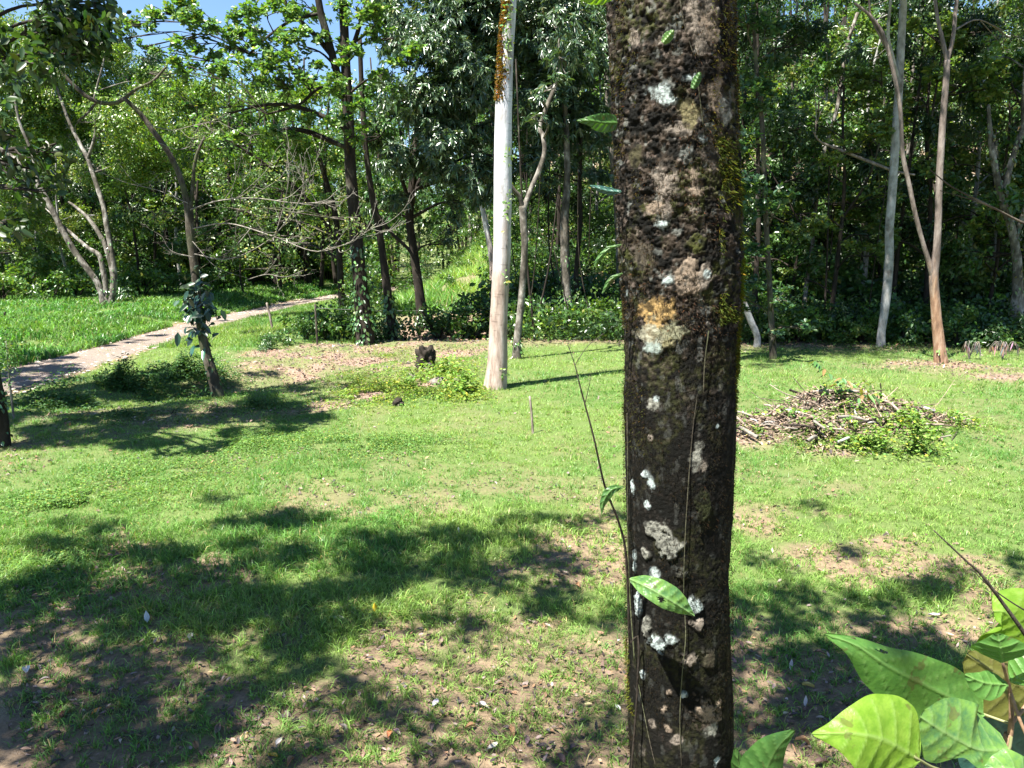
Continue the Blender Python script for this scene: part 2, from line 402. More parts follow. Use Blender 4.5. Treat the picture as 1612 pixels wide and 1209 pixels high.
def tufts(mb, rng, C, outw, sty, col=None, lsc=1.0, simple=False):
    S = STY[sty]; m = S['m']; n = len(C)
    ax = unit(outw*(1-S['up']) + np.array([[0, 0, 1.]])*S['up'] + rng.normal(0, .35, (n, 3)))
    ax = np.repeat(ax, m, 0); cc = np.repeat(C, m, 0); N_ = n*m
    rd = rnd_unit(rng, N_)
    perp = unit(rd - ax*np.sum(rd*ax, 1, keepdims=True))
    th = rng.uniform(.7, 1.65, (N_, 1))
    d = unit(ax*np.cos(th) + perp*np.sin(th))
    nrm = unit(ax + rng.normal(0, .35, (N_, 3)))
    base = cc + rnd_unit(rng, N_)*(S['offs']*rng.random((N_, 1))**.5)
    s = rng.uniform(.65, 1.2, N_)*lsc
    tint = np.repeat(np.exp(rng.normal(0, .16, (n, 1))), m, 0)
    c = leafcols(rng, N_, col or S['col'], .20, S['yel'])*tint
    leaf_blades(mb, base, d, nrm, S['L']*s, S['W']*s, S['bend']*rng.uniform(.5, 1.4, N_), c, simple, S['ob'])
def crown(mbL, mbT, rng, stem, blobs, sty, dens, col=None, lsc=1.0, twr=.012, limb=True, twigs=.35, simple=False, clear=None, lr_=1.0):
    """blobs: (centre, radii). stem: (points, radii) the limbs spring from."""
    for (c, rad) in blobs:
        c = np.asarray(c, float); rad = np.broadcast_to(np.asarray(rad, float), 3)
        vol = 4.19*rad[0]*rad[1]*rad[2]; n = max(6, int(vol*dens))
        # lumpy: tufts gather on sub-lobes
        nl = max(3, int(n/22)); lob = rnd_unit(rng, nl)*(rng.random((nl, 1))**.4)*rad*.85
        pick = rng.integers(0, nl, n)
        Pn = c + lob[pick] + rng.normal(0, .17, (n, 3))*rad.mean()*np.array([1, 1, .7])
        if clear is not None: Pn = Pn[clear(Pn)]
        if len(Pn) == 0: continue
        tufts(mbL, rng, Pn, unit(Pn-c), sty, col, lsc, simple)
        if stem is not None and limb:
            sp, sr = stem; dist = np.linalg.norm(sp-c, axis=1) + np.where(sp[:, 2] > c[2]-.3, 3.0, 0)
            k = int(np.argmin(dist)); s0 = sp[k]; r0 = min(sr[k]*.55, .02+.02*np.linalg.norm(c-s0))*lr_
            mid = s0*.5+c*.5 + np.array([rng.normal(0, .15), rng.normal(0, .15), .12*np.linalg.norm(c-s0)])
            lc, lr = tube(mbT, [s0, mid, c], [r0, r0*.65, .018*lr_], 6, 4)
            idx = rng.choice(nl, min(nl, 7), replace=False)
            for q in idx:
                e = c+lob[q]; tube(mbT, [lc[rng.integers(len(lc)//2, len(lc))], (e+c)/2+rng.normal(0, .1, 3), e], [twr*1.3, twr, twr*.5], 4, 2)

def stems(mb, specs, seg=14, amp=.06, flare=True):
    """specs: list of (D0, D1, [(px,py,widthpx)...]); first spec starts at the ground. returns sampled points"""
    allp, allr = [], []
    for si, (D0, D1, pts) in enumerate(specs):
        n = len(pts); pp = []; rr = []
        for i, (x, y, wp) in enumerate(pts):
            D = D0+(D1-D0)*i/max(1, n-1); p = P(x, y, D); pp.append(p); rr.append(pxm(x, y, D, wp)/2)
        pp = np.array(pp)
        if si == 0 and flare:
            g = pp[0].copy(); g[2] = min(float(H(g[0], g[1])), g[2])-.12
            pp = np.vstack([g, pp]); rr = [rr[0]*1.25]+rr
        c, r = tube(mb, pp, rr, seg, 6, amp, si+int(abs(pts[0][0])))
        allp.append(c); allr.append(r)
    return np.vstack(allp), np.concatenate(allr)
def base_of(specs):
    D0, D1, pts = specs[0]; p = P(pts[0][0], pts[0][1], D0); p[2] = float(H(p[0], p[1])); return p
def BL(*a):   # crown blob from the picture: (px,py,D,rx,rz[,ry])
    px, py, D, rx, rz = a[:5]; ry = a[5] if len(a) > 5 else rx
    return (P(px, py, D), (rx, ry, rz))
def hero(name, label, cat, specs, bark, blobs=(), sty='round', dens=14, col=None, seed=0, lsc=1.0, amp=.06, ivy=None, group=None, extra=None, seg=14, twigs=True, crown_name='crown', clear=None, lr_=1.0):
    rng = np.random.default_rng(seed)
    root = empty(name, base_of(specs), label, cat, group)
    mt = MB(); sp = stems(mt, specs, seg, amp)
    ml = MB()
    if blobs: crown(ml, mt, rng, sp, blobs, sty, dens, col, lsc, clear=clear, lr_=lr_)
    if extra: extra(root, mt, ml, sp, rng)
    mt.build('trunk', M[bark], root)
    if ml.n: ml.build(crown_name, M['leaf_gloss'] if sty in ('mango', 'dark') else M['leaf'], root)
    if ivy:
        n, z0, z1, L, colr = ivy; mi = MB(); spn, srn = sp; ok = np.where((spn[:, 2] > z0) & (spn[:, 2] < z1))[0]
        k = rng.choice(ok, n); a = rng.uniform(0, 2*np.pi, n); o = np.stack([np.cos(a), np.sin(a), np.zeros(n)], 1)
        b = spn[k] + o*(srn[k][:, None]*1.02+rng.random((n, 1))**2*.12) + rng.normal(0, .06, (n, 3))*np.array([.3, .3, 1])
        d = unit(o*.45 + np.stack([rng.normal(0, .5, n), rng.normal(0, .5, n), -np.ones(n)*.9], 1))
        leaf_blades(mi, b, d, o, L*rng.uniform(.6, 1.2, n), L*.62*rng.uniform(.7, 1.1, n), .2, leafcols(rng, n, colr, .3))
        mi.build('ivy', M['leaf_gloss'], root)
    return root

# ================================================================== GROUND
def axis(segs):
    out = []
    for a, b, s in segs: out.append(np.arange(a, b, s))
    return np.concatenate(out+[[segs[-1][1]]])
gx = axis([(-420, -60, 30), (-60, -24, 2.0), (-24, -15, .35), (-15, 13, .085), (13, 20, .35), (20, 60, 2.0), (60, 420, 30)])
gy = axis([(-60, 0, 6), (0, 4, .5), (4, 16, .075), (16, 30, .14), (30, 60, .5), (60, 120, 2.5), (120, 600, 30)])
X, Y = np.meshgrid(gx, gy); Z = H(X, Y)
Z = Z + .02*(fbm(X*6, Y*6, 0, 3, 31)-.5)*(Y < 30)
sm = soil_m(X, Y); lm = litter_m(X, Y)
rel = np.sqrt(((X+5.0)/2.6)**2+((Y-5.6)/1.0)**2)
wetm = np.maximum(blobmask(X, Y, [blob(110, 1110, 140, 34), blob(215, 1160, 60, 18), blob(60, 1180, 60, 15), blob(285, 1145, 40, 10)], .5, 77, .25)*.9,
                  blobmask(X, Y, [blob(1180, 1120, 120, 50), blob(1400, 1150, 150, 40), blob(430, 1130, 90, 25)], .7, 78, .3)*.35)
mb = MB(); ny, nx = X.shape
idx = np.arange(ny*nx).reshape(ny, nx)
mb.add(np.stack([X, Y, Z], -1).reshape(-1, 3), np.stack([idx[:-1, :-1], idx[:-1, 1:], idx[1:, 1:], idx[1:, :-1]], -1).reshape(-1, 4),
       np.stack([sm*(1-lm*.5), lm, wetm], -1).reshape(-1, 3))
g = mb.build('ground', M['ground']); tag(g, kind='structure')

# dirt road
ys = np.arange(9, 74, .25); us = np.linspace(-1, 1, 15); YY, UU = np.meshgrid(ys, us, indexing='ij')
wid = 1.05 + .5*(fbm(YY*.5, UU*0+3, 0, 3, 4)-.5) + .25*(fbm(YY*.4, np.sign(UU)*5, 0, 3, 14)-.5)
XX = road_x(YY) + UU*wid; ZZ = H(XX, YY) + .03*(1-UU**2) + .012 - .05*(np.abs(UU) > .99)
mb = MB(); idx = np.arange(YY.size).reshape(YY.shape)
mb.add(np.stack([XX, YY, ZZ], -1).reshape(-1, 3), np.stack([idx[:-1, :-1], idx[:-1, 1:], idx[1:, 1:], idx[1:, :-1]], -1).reshape(-1, 4))
tag(mb.build('dirt_road', M['path']), kind='structure')
# stones scattered on the road
rng = np.random.default_rng(9)
mb = MB(); oct_v = np.array([[1, 0, 0], [-1, 0, 0], [0, 1, 0], [0, -1, 0], [0, 0, 1], [0, 0, -1], [.7, .7, .3], [-.7, .6, .4]], float)
oct_f = np.array([[0, 6, 4], [6, 2, 4], [2, 7, 4], [7, 1, 4], [1, 3, 4], [3, 0, 4], [0, 3, 5], [0, 5, 6], [6, 5, 2], [2, 5, 7], [7, 5, 1], [1, 5, 3]])
for i in range(900):
    y = rng.uniform(16, 50); x = road_x(y)+rng.uniform(-1.5, 1.5); s = rng.uniform(.02, .07)
    v = oct_v*s*rng.uniform(.6, 1.3, (8, 1))*np.array([1, 1, .55]) + [x, y, float(H(x, y))+.03]
    mb.add(v, oct_f, np.full((8, 3), 1.0))
M['dark_stone'] = bark_mat('dark_stone', [(.3, (.07, .06, .05)), (.7, (.24, .21, .18))], 9, 1)
M['stone'] = bark_mat('stone', [(.3, (.22, .18, .15)), (.7, (.48, .43, .38))], 9, 1)
tag(mb.build('gravel', M['stone'], smooth=False), 'loose pale stones scattered over the dirt road', 'gravel', kind='stuff')

# ================================================================== GRASS
def scatter(rng, n, y0, y1, xm=.74, pw=1.0):
    u = rng.random(n); y = (y0**(2-pw) + u*(y1**(2-pw)-y0**(2-pw)))**(1/(2-pw)) if pw != 2 else y0*(y1/y0)**u
    x = rng.uniform(-xm, xm, n)*y; return x, y
def blades(mb, rng, x, y, L, Wd, lean, col, nseg=2):
    n = len(x); z = H(x, y)-.01
    a = rng.uniform(0, 2*np.pi, n); ln = lean*rng.uniform(.3, 1.5, n)
    o = np.stack([np.cos(a), np.sin(a), np.zeros(n)], 1); up = np.array([[0, 0, 1.]])
    sa = rng.uniform(0, 2*np.pi, n); s = np.stack([np.cos(sa), np.sin(sa), np.zeros(n)], 1)*(Wd[:, None]*.5)
    b = np.stack([x, y, z], 1); Lc = L[:, None]; lnc = ln[:, None]
    m = b + up*Lc*.55 + o*Lc*lnc*.35; t = b + up*Lc*(1-.35*lnc) + o*Lc*lnc*1.0
    if nseg == 1:
        V = np.stack([b-s, b+s, t], 1).reshape(-1, 3); k = np.arange(n)[:, None]*3
        mb.add(V, [np.hstack([k, k+1, k+2])], np.repeat(col, 3, 0)); return
    V = np.stack([b-s*.8, b+s*.8, m+s, m-s, t], 1).reshape(-1, 3); k = np.arange(n)[:, None]*5
    mb.add(V, [np.hstack([k, k+1, k+2, k+3]), np.hstack([k+3, k+2, k+4])], np.repeat(col, 5, 0))
SHG = [blob(*b) for b in [(250, 880, 330, 70), (560, 850, 260, 60), (800, 840, 160, 30), (450, 960, 330, 50), (1500, 935, 200, 26)]]   # coarser, taller tufts grow here
def grasscol(rng, x, y, n):
    t = fbm(x*.5, y*.5, 0, 3, 61)[:, None]; t = sstep(.35, .65, t)
    c = (1-t)*np.array([.105, .225, .050]) + t*np.array([.18, .285, .068])
    c = c*np.exp(rng.normal(0, .33, (n, 1))); dry = rng.random(n) < .07
    c[dry] = np.array([.34, .28, .13])*np.exp(rng.normal(0, .2, (dry.sum(), 1))); return c
rng = np.random.default_rng(11)
mb = MB()
for (n, y0, y1, L, wd, ns) in [(300000, 4.2, 9.5, .062, .0052, 2), (400000, 9.5, 16, .062, .0092, 1), (300000, 16, 27, .08, .015, 1), (110000, 27, 50, .13, .026, 1)]:
    x, y = scatter(rng, n, y0, y1)
    s = np.clip(soil_m(x, y), 0, 1); l = litter_m(x, y)
    clump = sstep(.40, .60, fbm(x*7, y*7, 0, 3, 52))*(.55+.45*sstep(.35, .55, fbm(x*2.1, y*2.1, 0, 3, 58)))
    keep = rng.random(n) < (1-.95*s)*(1-.80*l)*(.12+.88*clump)
    keep &= ~((y > 24.5) & (x > -5.5) & (rng.random(n) < .8))
    x, y, s = x[keep], y[keep], s[keep]; n = len(x)
    tall = blobmask(x, y, SHG, .4, 71)
    LL = L*(1+.9*tall+.9*sstep(.55, .75, fbm(x*2.2, y*2.2, 0, 3, 15)))*rng.uniform(.5, 1.4, n)
    blades(mb, rng, x, y, LL, wd*rng.uniform(.6, 1.3, n)*(1+.2*tall), np.full(n, .8), grasscol(rng, x, y, n), ns)
tag(mb.build('lawn_grass', M['grass'], smooth=False), 'short bright green grass covering the clearing', 'grass', kind='stuff')
# broad-bladed grass tufts in the near soil, and tall verge beyond the road
mb = MB()
nt_ = 15000; x, y = scatter(rng, nt_, 4.3, 18, .72, 1.3)
k = (rng.random(nt_) < .22+.55*np.clip(blobmask(x, y, SHG), 0, 1)+.62*soil_m(x, y)*(y < 9)) & (x > road_x(y)+2) & (litter_m(x, y) < .5)
x, y = x[k], y[k]; m_ = 9
xx = np.repeat(x, m_)+rng.normal(0, .012, len(x)*m_); yy = np.repeat(y, m_)+rng.normal(0, .012, len(x)*m_)
tl = np.repeat(rng.uniform(.04, .11, len(x)), m_)*(1+.5*blobmask(xx, yy, SHG))
blades(mb, rng, xx, yy, tl*rng.uniform(.6, 1.2, len(xx)), (.0045+.0005*yy), np.full(len(xx), 1.05), grasscol(rng, xx, yy, len(xx))*.95, 2)
tag(mb.build('coarse_grass', M['grass'], smooth=False), 'tufts of coarser arching grass on the bare near soil', 'grass', kind='stuff')
mb = MB()
n = 90000; y = rng.uniform(15, 60, n)**1.0; x = road_x(y) - .95 - rng.random(n)**1.3*14
k = (fbm(x*.8, y*.8, 0, 3, 99) > .36) & (x > -.76*y-1); x, y = x[k], y[k]; n = len(x)
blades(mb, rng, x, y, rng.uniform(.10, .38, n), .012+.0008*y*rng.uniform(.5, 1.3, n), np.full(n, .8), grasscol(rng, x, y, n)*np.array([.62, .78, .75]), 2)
n = 40000; y = rng.uniform(24, 48, n); x = road_x(y) + .9 + rng.random(n)**1.3*3.5
blades(mb, rng, x, y, rng.uniform(.05, .24, n), .010+.0006*y, np.full(n, .8), grasscol(rng, x, y, n)*.85, 1)
n = 60000; x = rng.uniform(-6, 9, n); y = rng.uniform(33, 62, n); k = fbm(x*.4, y*.4, 0, 3, 91) > .42; x, y = x[k], y[k]; n = len(x)
blades(mb, rng, x, y, rng.uniform(.25, .8, n), np.full(n, .05), np.full(n, .8), grasscol(rng, x, y, n)*1.1, 1)
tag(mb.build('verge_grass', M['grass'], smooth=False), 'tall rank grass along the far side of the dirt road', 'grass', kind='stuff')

# creeping leafy weeds
mb = MB()
def weeds(blobs, n, L, colr, hgt=.12, seed=1, thin=1.0):
    rng = np.random.default_rng(seed)
    for (bx, by, rx, ry) in blobs:
        a = rng.random(n)*2*np.pi; r_ = np.abs(rng.normal(0, .62, n)); x = bx+np.cos(a)*r_*rx; y = by+np.sin(a)*r_*ry
        k = fbm(x*1.6, y*1.6, 0, 3, seed) > .40; x, y = x[k], y[k]; q = len(x)
        hh = hgt*(.1+2.0*vnoise(x*2.1, y*2.1, 0, seed+5)**1.6)*np.exp(-(r_[k]/1.2)**2)
        b = np.stack([x, y, H(x, y)+rng.random(q)*hh], 1)
        d = unit(np.stack([rng.normal(0, 1, q), rng.normal(0, 1, q), rng.normal(.1, .35, q)], 1))
        nr = unit(np.stack([rng.normal(0, .4, q), rng.normal(0, .4, q), np.ones(q)], 1))
        leaf_blades(mb, b, d, nr, L*rng.uniform(.6, 1.3, q), L*.62*rng.uniform(.7, 1.2, q), .2, leafcols(rng, q, colr, .3), True)
MOUND = [blob(*b) for b in [(640, 610, 100, 26), (700, 590, 60, 20), (580, 625, 60, 16), (730, 620, 40, 12)]]
weeds(MOUND, 5200, .055, (.15, .22, .035), .16, 3); weeds(MOUND, 420, .11, (.13, .22, .04), .4, 13); weeds([blob(*b) for b in [(610, 560, 90, 12), (720, 560, 60, 16), (560, 600, 60, 16)]], 1400, .05, (.14, .21, .04), .12, 14)
weeds([blob(*b) for b in [(250, 745, 260, 45), (120, 790, 160, 40), (400, 700, 160, 30), (600, 700, 200, 30), (60, 900, 160, 60)]], 12000, .036, (.105, .195, .045), .07, 4)
weeds([blob(*b) for b in [(190, 612, 120, 14), (290, 592, 80, 10), (110, 640, 70, 14)]], 7000, .075, (.055, .12, .035), .5, 6)
weeds([blob(*b) for b in [(200, 655, 220, 22), (400, 640, 120, 18)]], 3500, .05, (.07, .135, .04), .1, 7)
weeds([blob(*b) for b in [(1420, 672, 100, 16), (1480, 665, 60, 14), (1360, 705, 60, 16), (1440, 712, 60, 14)]], 1300, .07, (.13, .22, .04), .45, 8); weeds([blob(*b) for b in [(1260, 700, 80, 22), (1330, 670, 90, 20), (1200, 680, 60, 14), (1420, 720, 80, 12)]], 800, .055, (.13, .2, .05), .25, 18)
weeds([blob(*b) for b in [(1400, 540, 240, 14), (900, 520, 110, 12)]], 5000, .1, (.06, .12, .03), .35, 9)
tag(mb.build('creeping_weeds', M['weed'], smooth=False), 'low leafy weeds creeping over the mound and the shaded ground', 'weeds', kind='stuff')

# litter of dead leaves (uncountable)
mb = MB(); rng = np.random.default_rng(5)
n = 60000; x, y = scatter(rng, n, 4.3, 30, .74, 1.1)
pr = np.clip(litter_m(x, y)*1.0 + soil_m(x, y)*.5*(y < 12)+.015, 0, 1)*np.where(x < road_x(y)+1.7, .05, 1)
k = rng.random(n) < pr; x, y = x[k], y[k]; n = len(x)
b = np.stack([x, y, H(x, y)+rng.uniform(.004, .035, n)], 1)
d = unit(np.stack([rng.normal(0, 1, n), rng.normal(0, 1, n), rng.normal(0, .25, n)], 1)); nr = unit(np.stack([rng.normal(0, .35, n), rng.normal(0, .35, n), np.ones(n)], 1))
pal = np.array([[.08, .05, .035], [.16, .105, .08], [.24, .18, .16], [.045, .032, .028], [.24, .14, .08], [.04, .032, .032]])
leaf_blades(mb, b, d, nr, (.032+.0028*y)*rng.uniform(.5, 1.5, n), (.015+.0013*y)*rng.uniform(.7, 1.4, n), rng.normal(0, .25, n), pal[rng.integers(0, 6, n)]*np.exp(rng.normal(0, .2, (n, 1))))
tag(mb.build('leaf_litter', M['dead_leaf'], smooth=False), 'brown and purplish dead leaves littering the bare soil', 'litter', kind='stuff')

# ================================================================== THE MOSSY TRUNK IN FRONT
def mossy_trunk():
    rng = np.random.default_rng(101)
    edges = [(-60, 961, 1154), (0, 962, 1155), (150, 966, 1156), (300, 973, 1159), (420, 979, 1161), (500, 983, 1159), (650, 983, 1155), (850, 985, 1150), (1050, 988, 1149), (1209, 992, 1148), (1260, 993, 1148)]
    D = 1.2
    zs, xc, rr = [], [], []
    for py, l, r in edges:
        c = P((l+r)/2, py, D); zs.append(c[2]); xc.append(c[0]); rr.append(pxm(0, py, D, r-l)/2)
    o = np.argsort(zs); zs = np.array(zs)[o]; xc = np.array(xc)[o]; rr = np.array(rr)[o]
    zs = np.concatenate([[-.1, .4], zs, [6.5, 9.0]]); xc = np.concatenate([[xc[0]+.05, xc[0]+.03], xc, [xc[-1]-.10, xc[-1]-.15]]); rr = np.concatenate([[.15, .105], rr, [.075, .05]])
    root = empty('mossy_tree', (float(xc[0]), D, 0), 'thick dark mossy tree trunk with white lichen patches, standing close in front', 'tree')
    lo, hi = 2.25, 3.85
    zz = np.concatenate([np.arange(-.1, lo, .05), np.arange(lo, hi, .0019), np.arange(hi, 9.0, .05)])
    na = 430; th = np.linspace(0, 2*np.pi, na, endpoint=False)
    Zg, T = np.meshgrid(zz, th, indexing='ij')
    cx = np.interp(Zg, zs, xc); r0 = np.interp(Zg, zs, rr)
    ox, oy = np.cos(T), np.sin(T); q = [ox*.09, oy*.09, Zg]
    up = sstep(2.95, 3.35, Zg)                        # rough, crumbly bark above; smoother and blacker below
    n1 = fbm(q[0]*9, q[1]*9, q[2]*7, 3, 1)-.5
    n2 = fbm(q[0]*75, q[1]*75, q[2]*90, 4, 2)-.5
    n3 = np.abs(fbm(q[0]*160, q[1]*160, q[2]*210, 3, 3)-.5)
    n4 = fbm(q[0]*300, q[1]*300, q[2]*520, 2, 4)-.5
    crumb = sstep(.45, .62, fbm(q[0]*90, q[1]*90, q[2]*120, 3, 6))
    ridge = np.abs(fbm(T*4.2+.6*n1, Zg*2.2, 0, 3, 41)-.5)
    disp = .014*n1 + .010*(fbm(T*0+1, T*0, Zg*4.5, 2, 91)-.5) + .008*(ridge-.1) + (.0020+.0028*up)*n2 + (.0022+.0045*up)*(.1-n3) + (.0018+.0030*up)*n4 + .0022*up*crumb
    # lichen and bare patches, as seen on the trunk
    pat = []
    def pt(px, py):
        d = ray(px, py); z0 = np.interp(0, [0, 1], [0, 1])
        zc = P(px, py, D)[2]; c0 = np.interp(zc, zs, xc); R0 = np.interp(zc, zs, rr)
        a = d[0]**2+d[1]**2; b = -2*(d[0]*c0+d[1]*D); c = c0*c0+D*D-R0*R0; disc = max(b*b-4*a*c, 0)
        t = (-b-math.sqrt(disc))/(2*a); x, y, z = d*t
        return math.atan2(y-D, x-c0), z+CAM_H
    Wc, Gc, Tc, Oc, Bc = (.36, .42, .41), (.20, .20, .17), (.23, .18, .135), (.38, .24, .09), (.20, .17, .14)
    P_ = [(1043, 148, 15, 15, Wc), (1128, 150, 16, 30, Tc), (1140, 168, 12, 26, Gc), (1105, 22, 24, 34, Bc), (1120, 45, 14, 22, Tc), (1082, 122, 10, 6, Wc), (1045, 290, 17, 26, Bc),
          (1093, 290, 14, 22, Tc), (1041, 354, 10, 6, Wc), (1032, 325, 13, 10, Tc), (1051, 334, 11, 10, Bc), (1090, 331, 10, 10, Bc), (1050, 442, 10, 9, Wc), (1084, 437, 17, 26, Tc),
          (1111, 434, 10, 15, Bc), (1114, 431, 5, 5, Wc), (1030, 502, 27, 33, (.33, .22, .09)), (1048, 530, 22, 22, (.20, .185, .10)), (1020, 525, 24, 20, (.28, .27, .20)), (1062, 522, 20, 16, (.20, .20, .13)), (1025, 548, 20, 10, (.25, .30, .27)), (1028, 636, 12, 10, Gc), (1034, 627, 6, 5, Wc),
          (1098, 718, 10, 20, Gc), (1108, 735, 8, 14, Bc), (1016, 748, 6, 5, Wc), (1026, 760, 9, 12, Wc), (995, 768, 5, 17, Wc), (1020, 796, 7, 10, Wc), (1030, 832, 21, 18, Gc), (1058, 864, 24, 22, Gc),
          (1017, 873, 9, 9, Gc), (998, 892, 6, 20, Wc), (1030, 906, 11, 13, Wc), (1094, 952, 15, 14, Wc), (1103, 985, 14, 14, Bc), (1004, 955, 9, 22, Wc), (1017, 985, 9, 18, Gc), (1036, 1018, 16, 14, Wc),
          (1055, 1008, 10, 7, Wc), (1112, 1125, 25, 26, Tc), (1120, 1150, 14, 12, Gc), (1128, 1196, 9, 9, Wc), (1078, 1095, 6, 6, Wc), (1055, 1092, 6, 6, Tc), (1050, 1118, 8, 8, Tc), (1090, 1040, 14, 10, Bc), (1121, 1038, 7, 12, Tc),
          (1013, 1063, 5, 6, Wc), (1054, 1148, 7, 7, Tc), (1030, 1140, 7, 7, Bc), (1100, 70, 10, 10, Bc), (1040, 60, 10, 10, Bc), (1070, 205, 20, 16, Bc), (1085, 180, 16, 18, (.17, .15, .08)), (1000, 60, 10, 16, Bc), (1129, 671, 5, 4, Wc), (988, 461, 5, 8, Wc), (1105, 218, 8, 6, Wc), (1024, 690, 7, 6, Bc), (1068, 1165, 10, 10, Bc), (1075, 905, 10, 12, (.05, .05, .04)), (1110, 800, 14, 30, (.030, .034, .014)), (1100, 380, 16, 20, (.05, .055, .015)), (1120, 250, 14, 22, (.10, .085, .07)), (1010, 400, 14, 24, (.07, .06, .045)), (1000, 250, 12, 22, (.06, .055, .03)), (1120, 1040, 12, 22, (.05, .045, .03)), (1012, 1180, 9, 14, (.08, .07, .055))]
    col = np.empty(T.shape+(3,))
    nb = fbm(q[0]*85, q[1]*85, q[2]*85, 5, 8); nb2 = fbm(q[0]*180, q[1]*180, q[2]*200, 3, 9); nb3 = fbm(q[0]*22, q[1]*22, q[2]*18, 3, 10)
    dark = np.array([.0042, .0042, .0034]); brown = np.array([.034, .026, .019]); olive = np.array([.034, .038, .010]); pinkish = np.array([.095, .076, .064])
    col[:] = dark
    t = (sstep(.46, .66, nb)*(.06+.94*up))[..., None]; col = col*(1-t)+brown*t
    t = (sstep(.50, .62, nb3)*sstep(.40, .6, nb2)*(.25+.6*up))[..., None]; col = col*(1-t)+olive*t
    t = (sstep(.60, .70, nb2)*sstep(.42, .55, nb)*(.12+.75*up))[..., None]; col = col*(1-t)+pinkish*t
    t = (sstep(.66, .72, fbm(q[0]*90, q[1]*90, q[2]*70, 2, 12))*.4)[..., None]*(.25+.75*up[..., None]); col = col*(1-t)+np.array([.15, .16, .145])*t
    wr = (fbm(q[0]*55, q[1]*55, q[2]*55, 4, 20)-.5)*2.2 + (nb2-.5)*1.3
    pm = 0*T
    for px, py, a, b, c in P_:
        th0, z0 = pt(px, py); sc = 1.15/FPX
        da = (np.angle(np.exp(1j*(T-th0))))*.089
        d = np.sqrt((da/(a*sc))**2+((Zg-z0)/(b*sc))**2)+wr
        k = (1-sstep(.75, 1.12, d)); k = np.where(np.abs(da) > .08, 0, k); pm = np.maximum(pm, k)
        k = k*(.25+.75*sstep(.38, .52, nb2*.6+nb*.4)); k = k[..., None]
        cc = np.array(c)*(.45+.75*nb2[..., None]); col = col*(1-k)+cc*k
    disp = disp*(1-.75*pm) + .0012*pm + .0012*pm*n4
    rad = r0+disp
    mb = MB(); n_r = len(zz); idx = np.arange(n_r*na).reshape(n_r, na); nx_ = np.roll(idx, -1, 1)
    mb.add(np.stack([cx+ox*rad, D+oy*rad, Zg], -1).reshape(-1, 3), np.stack([idx[:-1], nx_[:-1], nx_[1:], idx[1:]], -1).reshape(-1, 4), col.reshape(-1, 3))
    m, nt, p, out = newmat('mossy_bark')
    a = nt.nodes.new('ShaderNodeAttribute'); a.attribute_name = 'Col'; nt.links.new(a.outputs['Color'], p.inputs['Base Color'])
    p.inputs['Roughness'].default_value = .8; p.inputs['Specular IOR Level'].default_value = .1
    b = nt.nodes.new('ShaderNodeBump'); b.inputs['Strength'].default_value = .5; b.inputs['Distance'].default_value = .004
    nt.links.new(noise(nt, 420, 4, .7), b.inputs['Height']); nt.links.new(b.outputs[0], p.inputs['Normal'])
    # limbs of its crown high overhead, out of the picture; they throw the shade on the near grass
    ml = MB(); mt = MB()
    top = np.array([xc[-1], D, 9.0]); sp = np.stack([np.interp(np.linspace(5.5, 9, 12), zs, xc), np.full(12, D), np.linspace(5.5, 9, 12)], 1); sr = np.linspace(.075, .05, 12)
    SH = [(60, 915, .55), (190, 900, .6), (320, 860, .55), (430, 815, .5), (500, 815, .42), (600, 865, .5), (720, 850, .5), (790, 830, .35), (880, 835, .40), (950, 815, .30), (390, 920, .6), (530, 940, .55),
          (300, 975, .45), (650, 935, .42), (60, 985, .3), (880, 925, .4), (950, 965, .35), (430, 1020, .42), (250, 1050, .40), (90, 1085, .42), (350, 1110, .42), (500, 1085, .35), (200, 1165, .42),
          (400, 1195, .25), (50, 1185, .4), (940, 1130, .28), (880, 1185, .25), (1180, 960, .4), (1280, 955, .40), (1420, 925, .40), (1540, 925, .42), (1220, 1040, .4), (1345, 1040, .5),
          (1480, 1040, .5), (1250, 1120, .5), (1400, 1130, .5), (1200, 1190, .4), (1560, 1110, .5), (1600, 880, .25), (1330, 868, .18), (1220, 885, .18), (1280, 800, .12), (760, 1010, .2), (640, 1120, .2),
          (150, 820, .16), (330, 790, .16), (120, 960, .4), (760, 900, .4), (480, 880, .5), (700, 980, .28), (20, 870, .5), (130, 860, .45), (260, 930, .6), (600, 900, .5), (820, 890, .4), (920, 880, .35), (180, 1010, .4), (20, 1040, .4), (130, 1130, .4), (300, 1060, .35), (470, 1150, .3), (280, 1190, .4), (560, 1010, .35), (700, 1200, .25), (1380, 985, .35), (1200, 1000, .35), (1300, 1080, .45), (340, 940, .45), (480, 990, .4), (700, 895, .4), (150, 950, .45), (380, 1060, .35), (90, 1130, .35), (250, 1110, .3), (1260, 1010, .35), (1440, 1080, .4), (30, 1100, .4), (160, 1080, .4), (130, 1190, .35), (330, 1150, .35), (420, 1090, .35), (560, 1120, .28), (480, 1200, .22), (20, 1200, .35), (250, 1010, .35), (400, 985, .4), (560, 900, .4), (20, 940, .45), (850, 950, .3)]
    bl = []
    for px, py, r in SH:
        g = G(px, py); h = max(7.2, 3.3+.36*g[1]+1.4)+rng.uniform(0, .8)
        c = g+np.array(TO_SUN)*(h/TO_SUN.z); bl.append((c, (r*1.45, r*1.45, r*.6)))
    for bx, by, bz in [(-3.2, -3, 6.0), (-1.2, -2.2, 6.4), (1, -2.6, 6.2), (3, -2.4, 6.5), (-2.4, -.6, 6.6), (2.6, -.4, 6.4), (.2, -4.2, 5.6), (-4.4, -1.2, 6.0), (4.4, -1.4, 6.0), (0, -.6, 7.0)]:
        bl.append((np.array([bx, by, bz]), (1.3, 1.3, .7)))  # unseen clusters over and behind the camera, added to darken the trunk
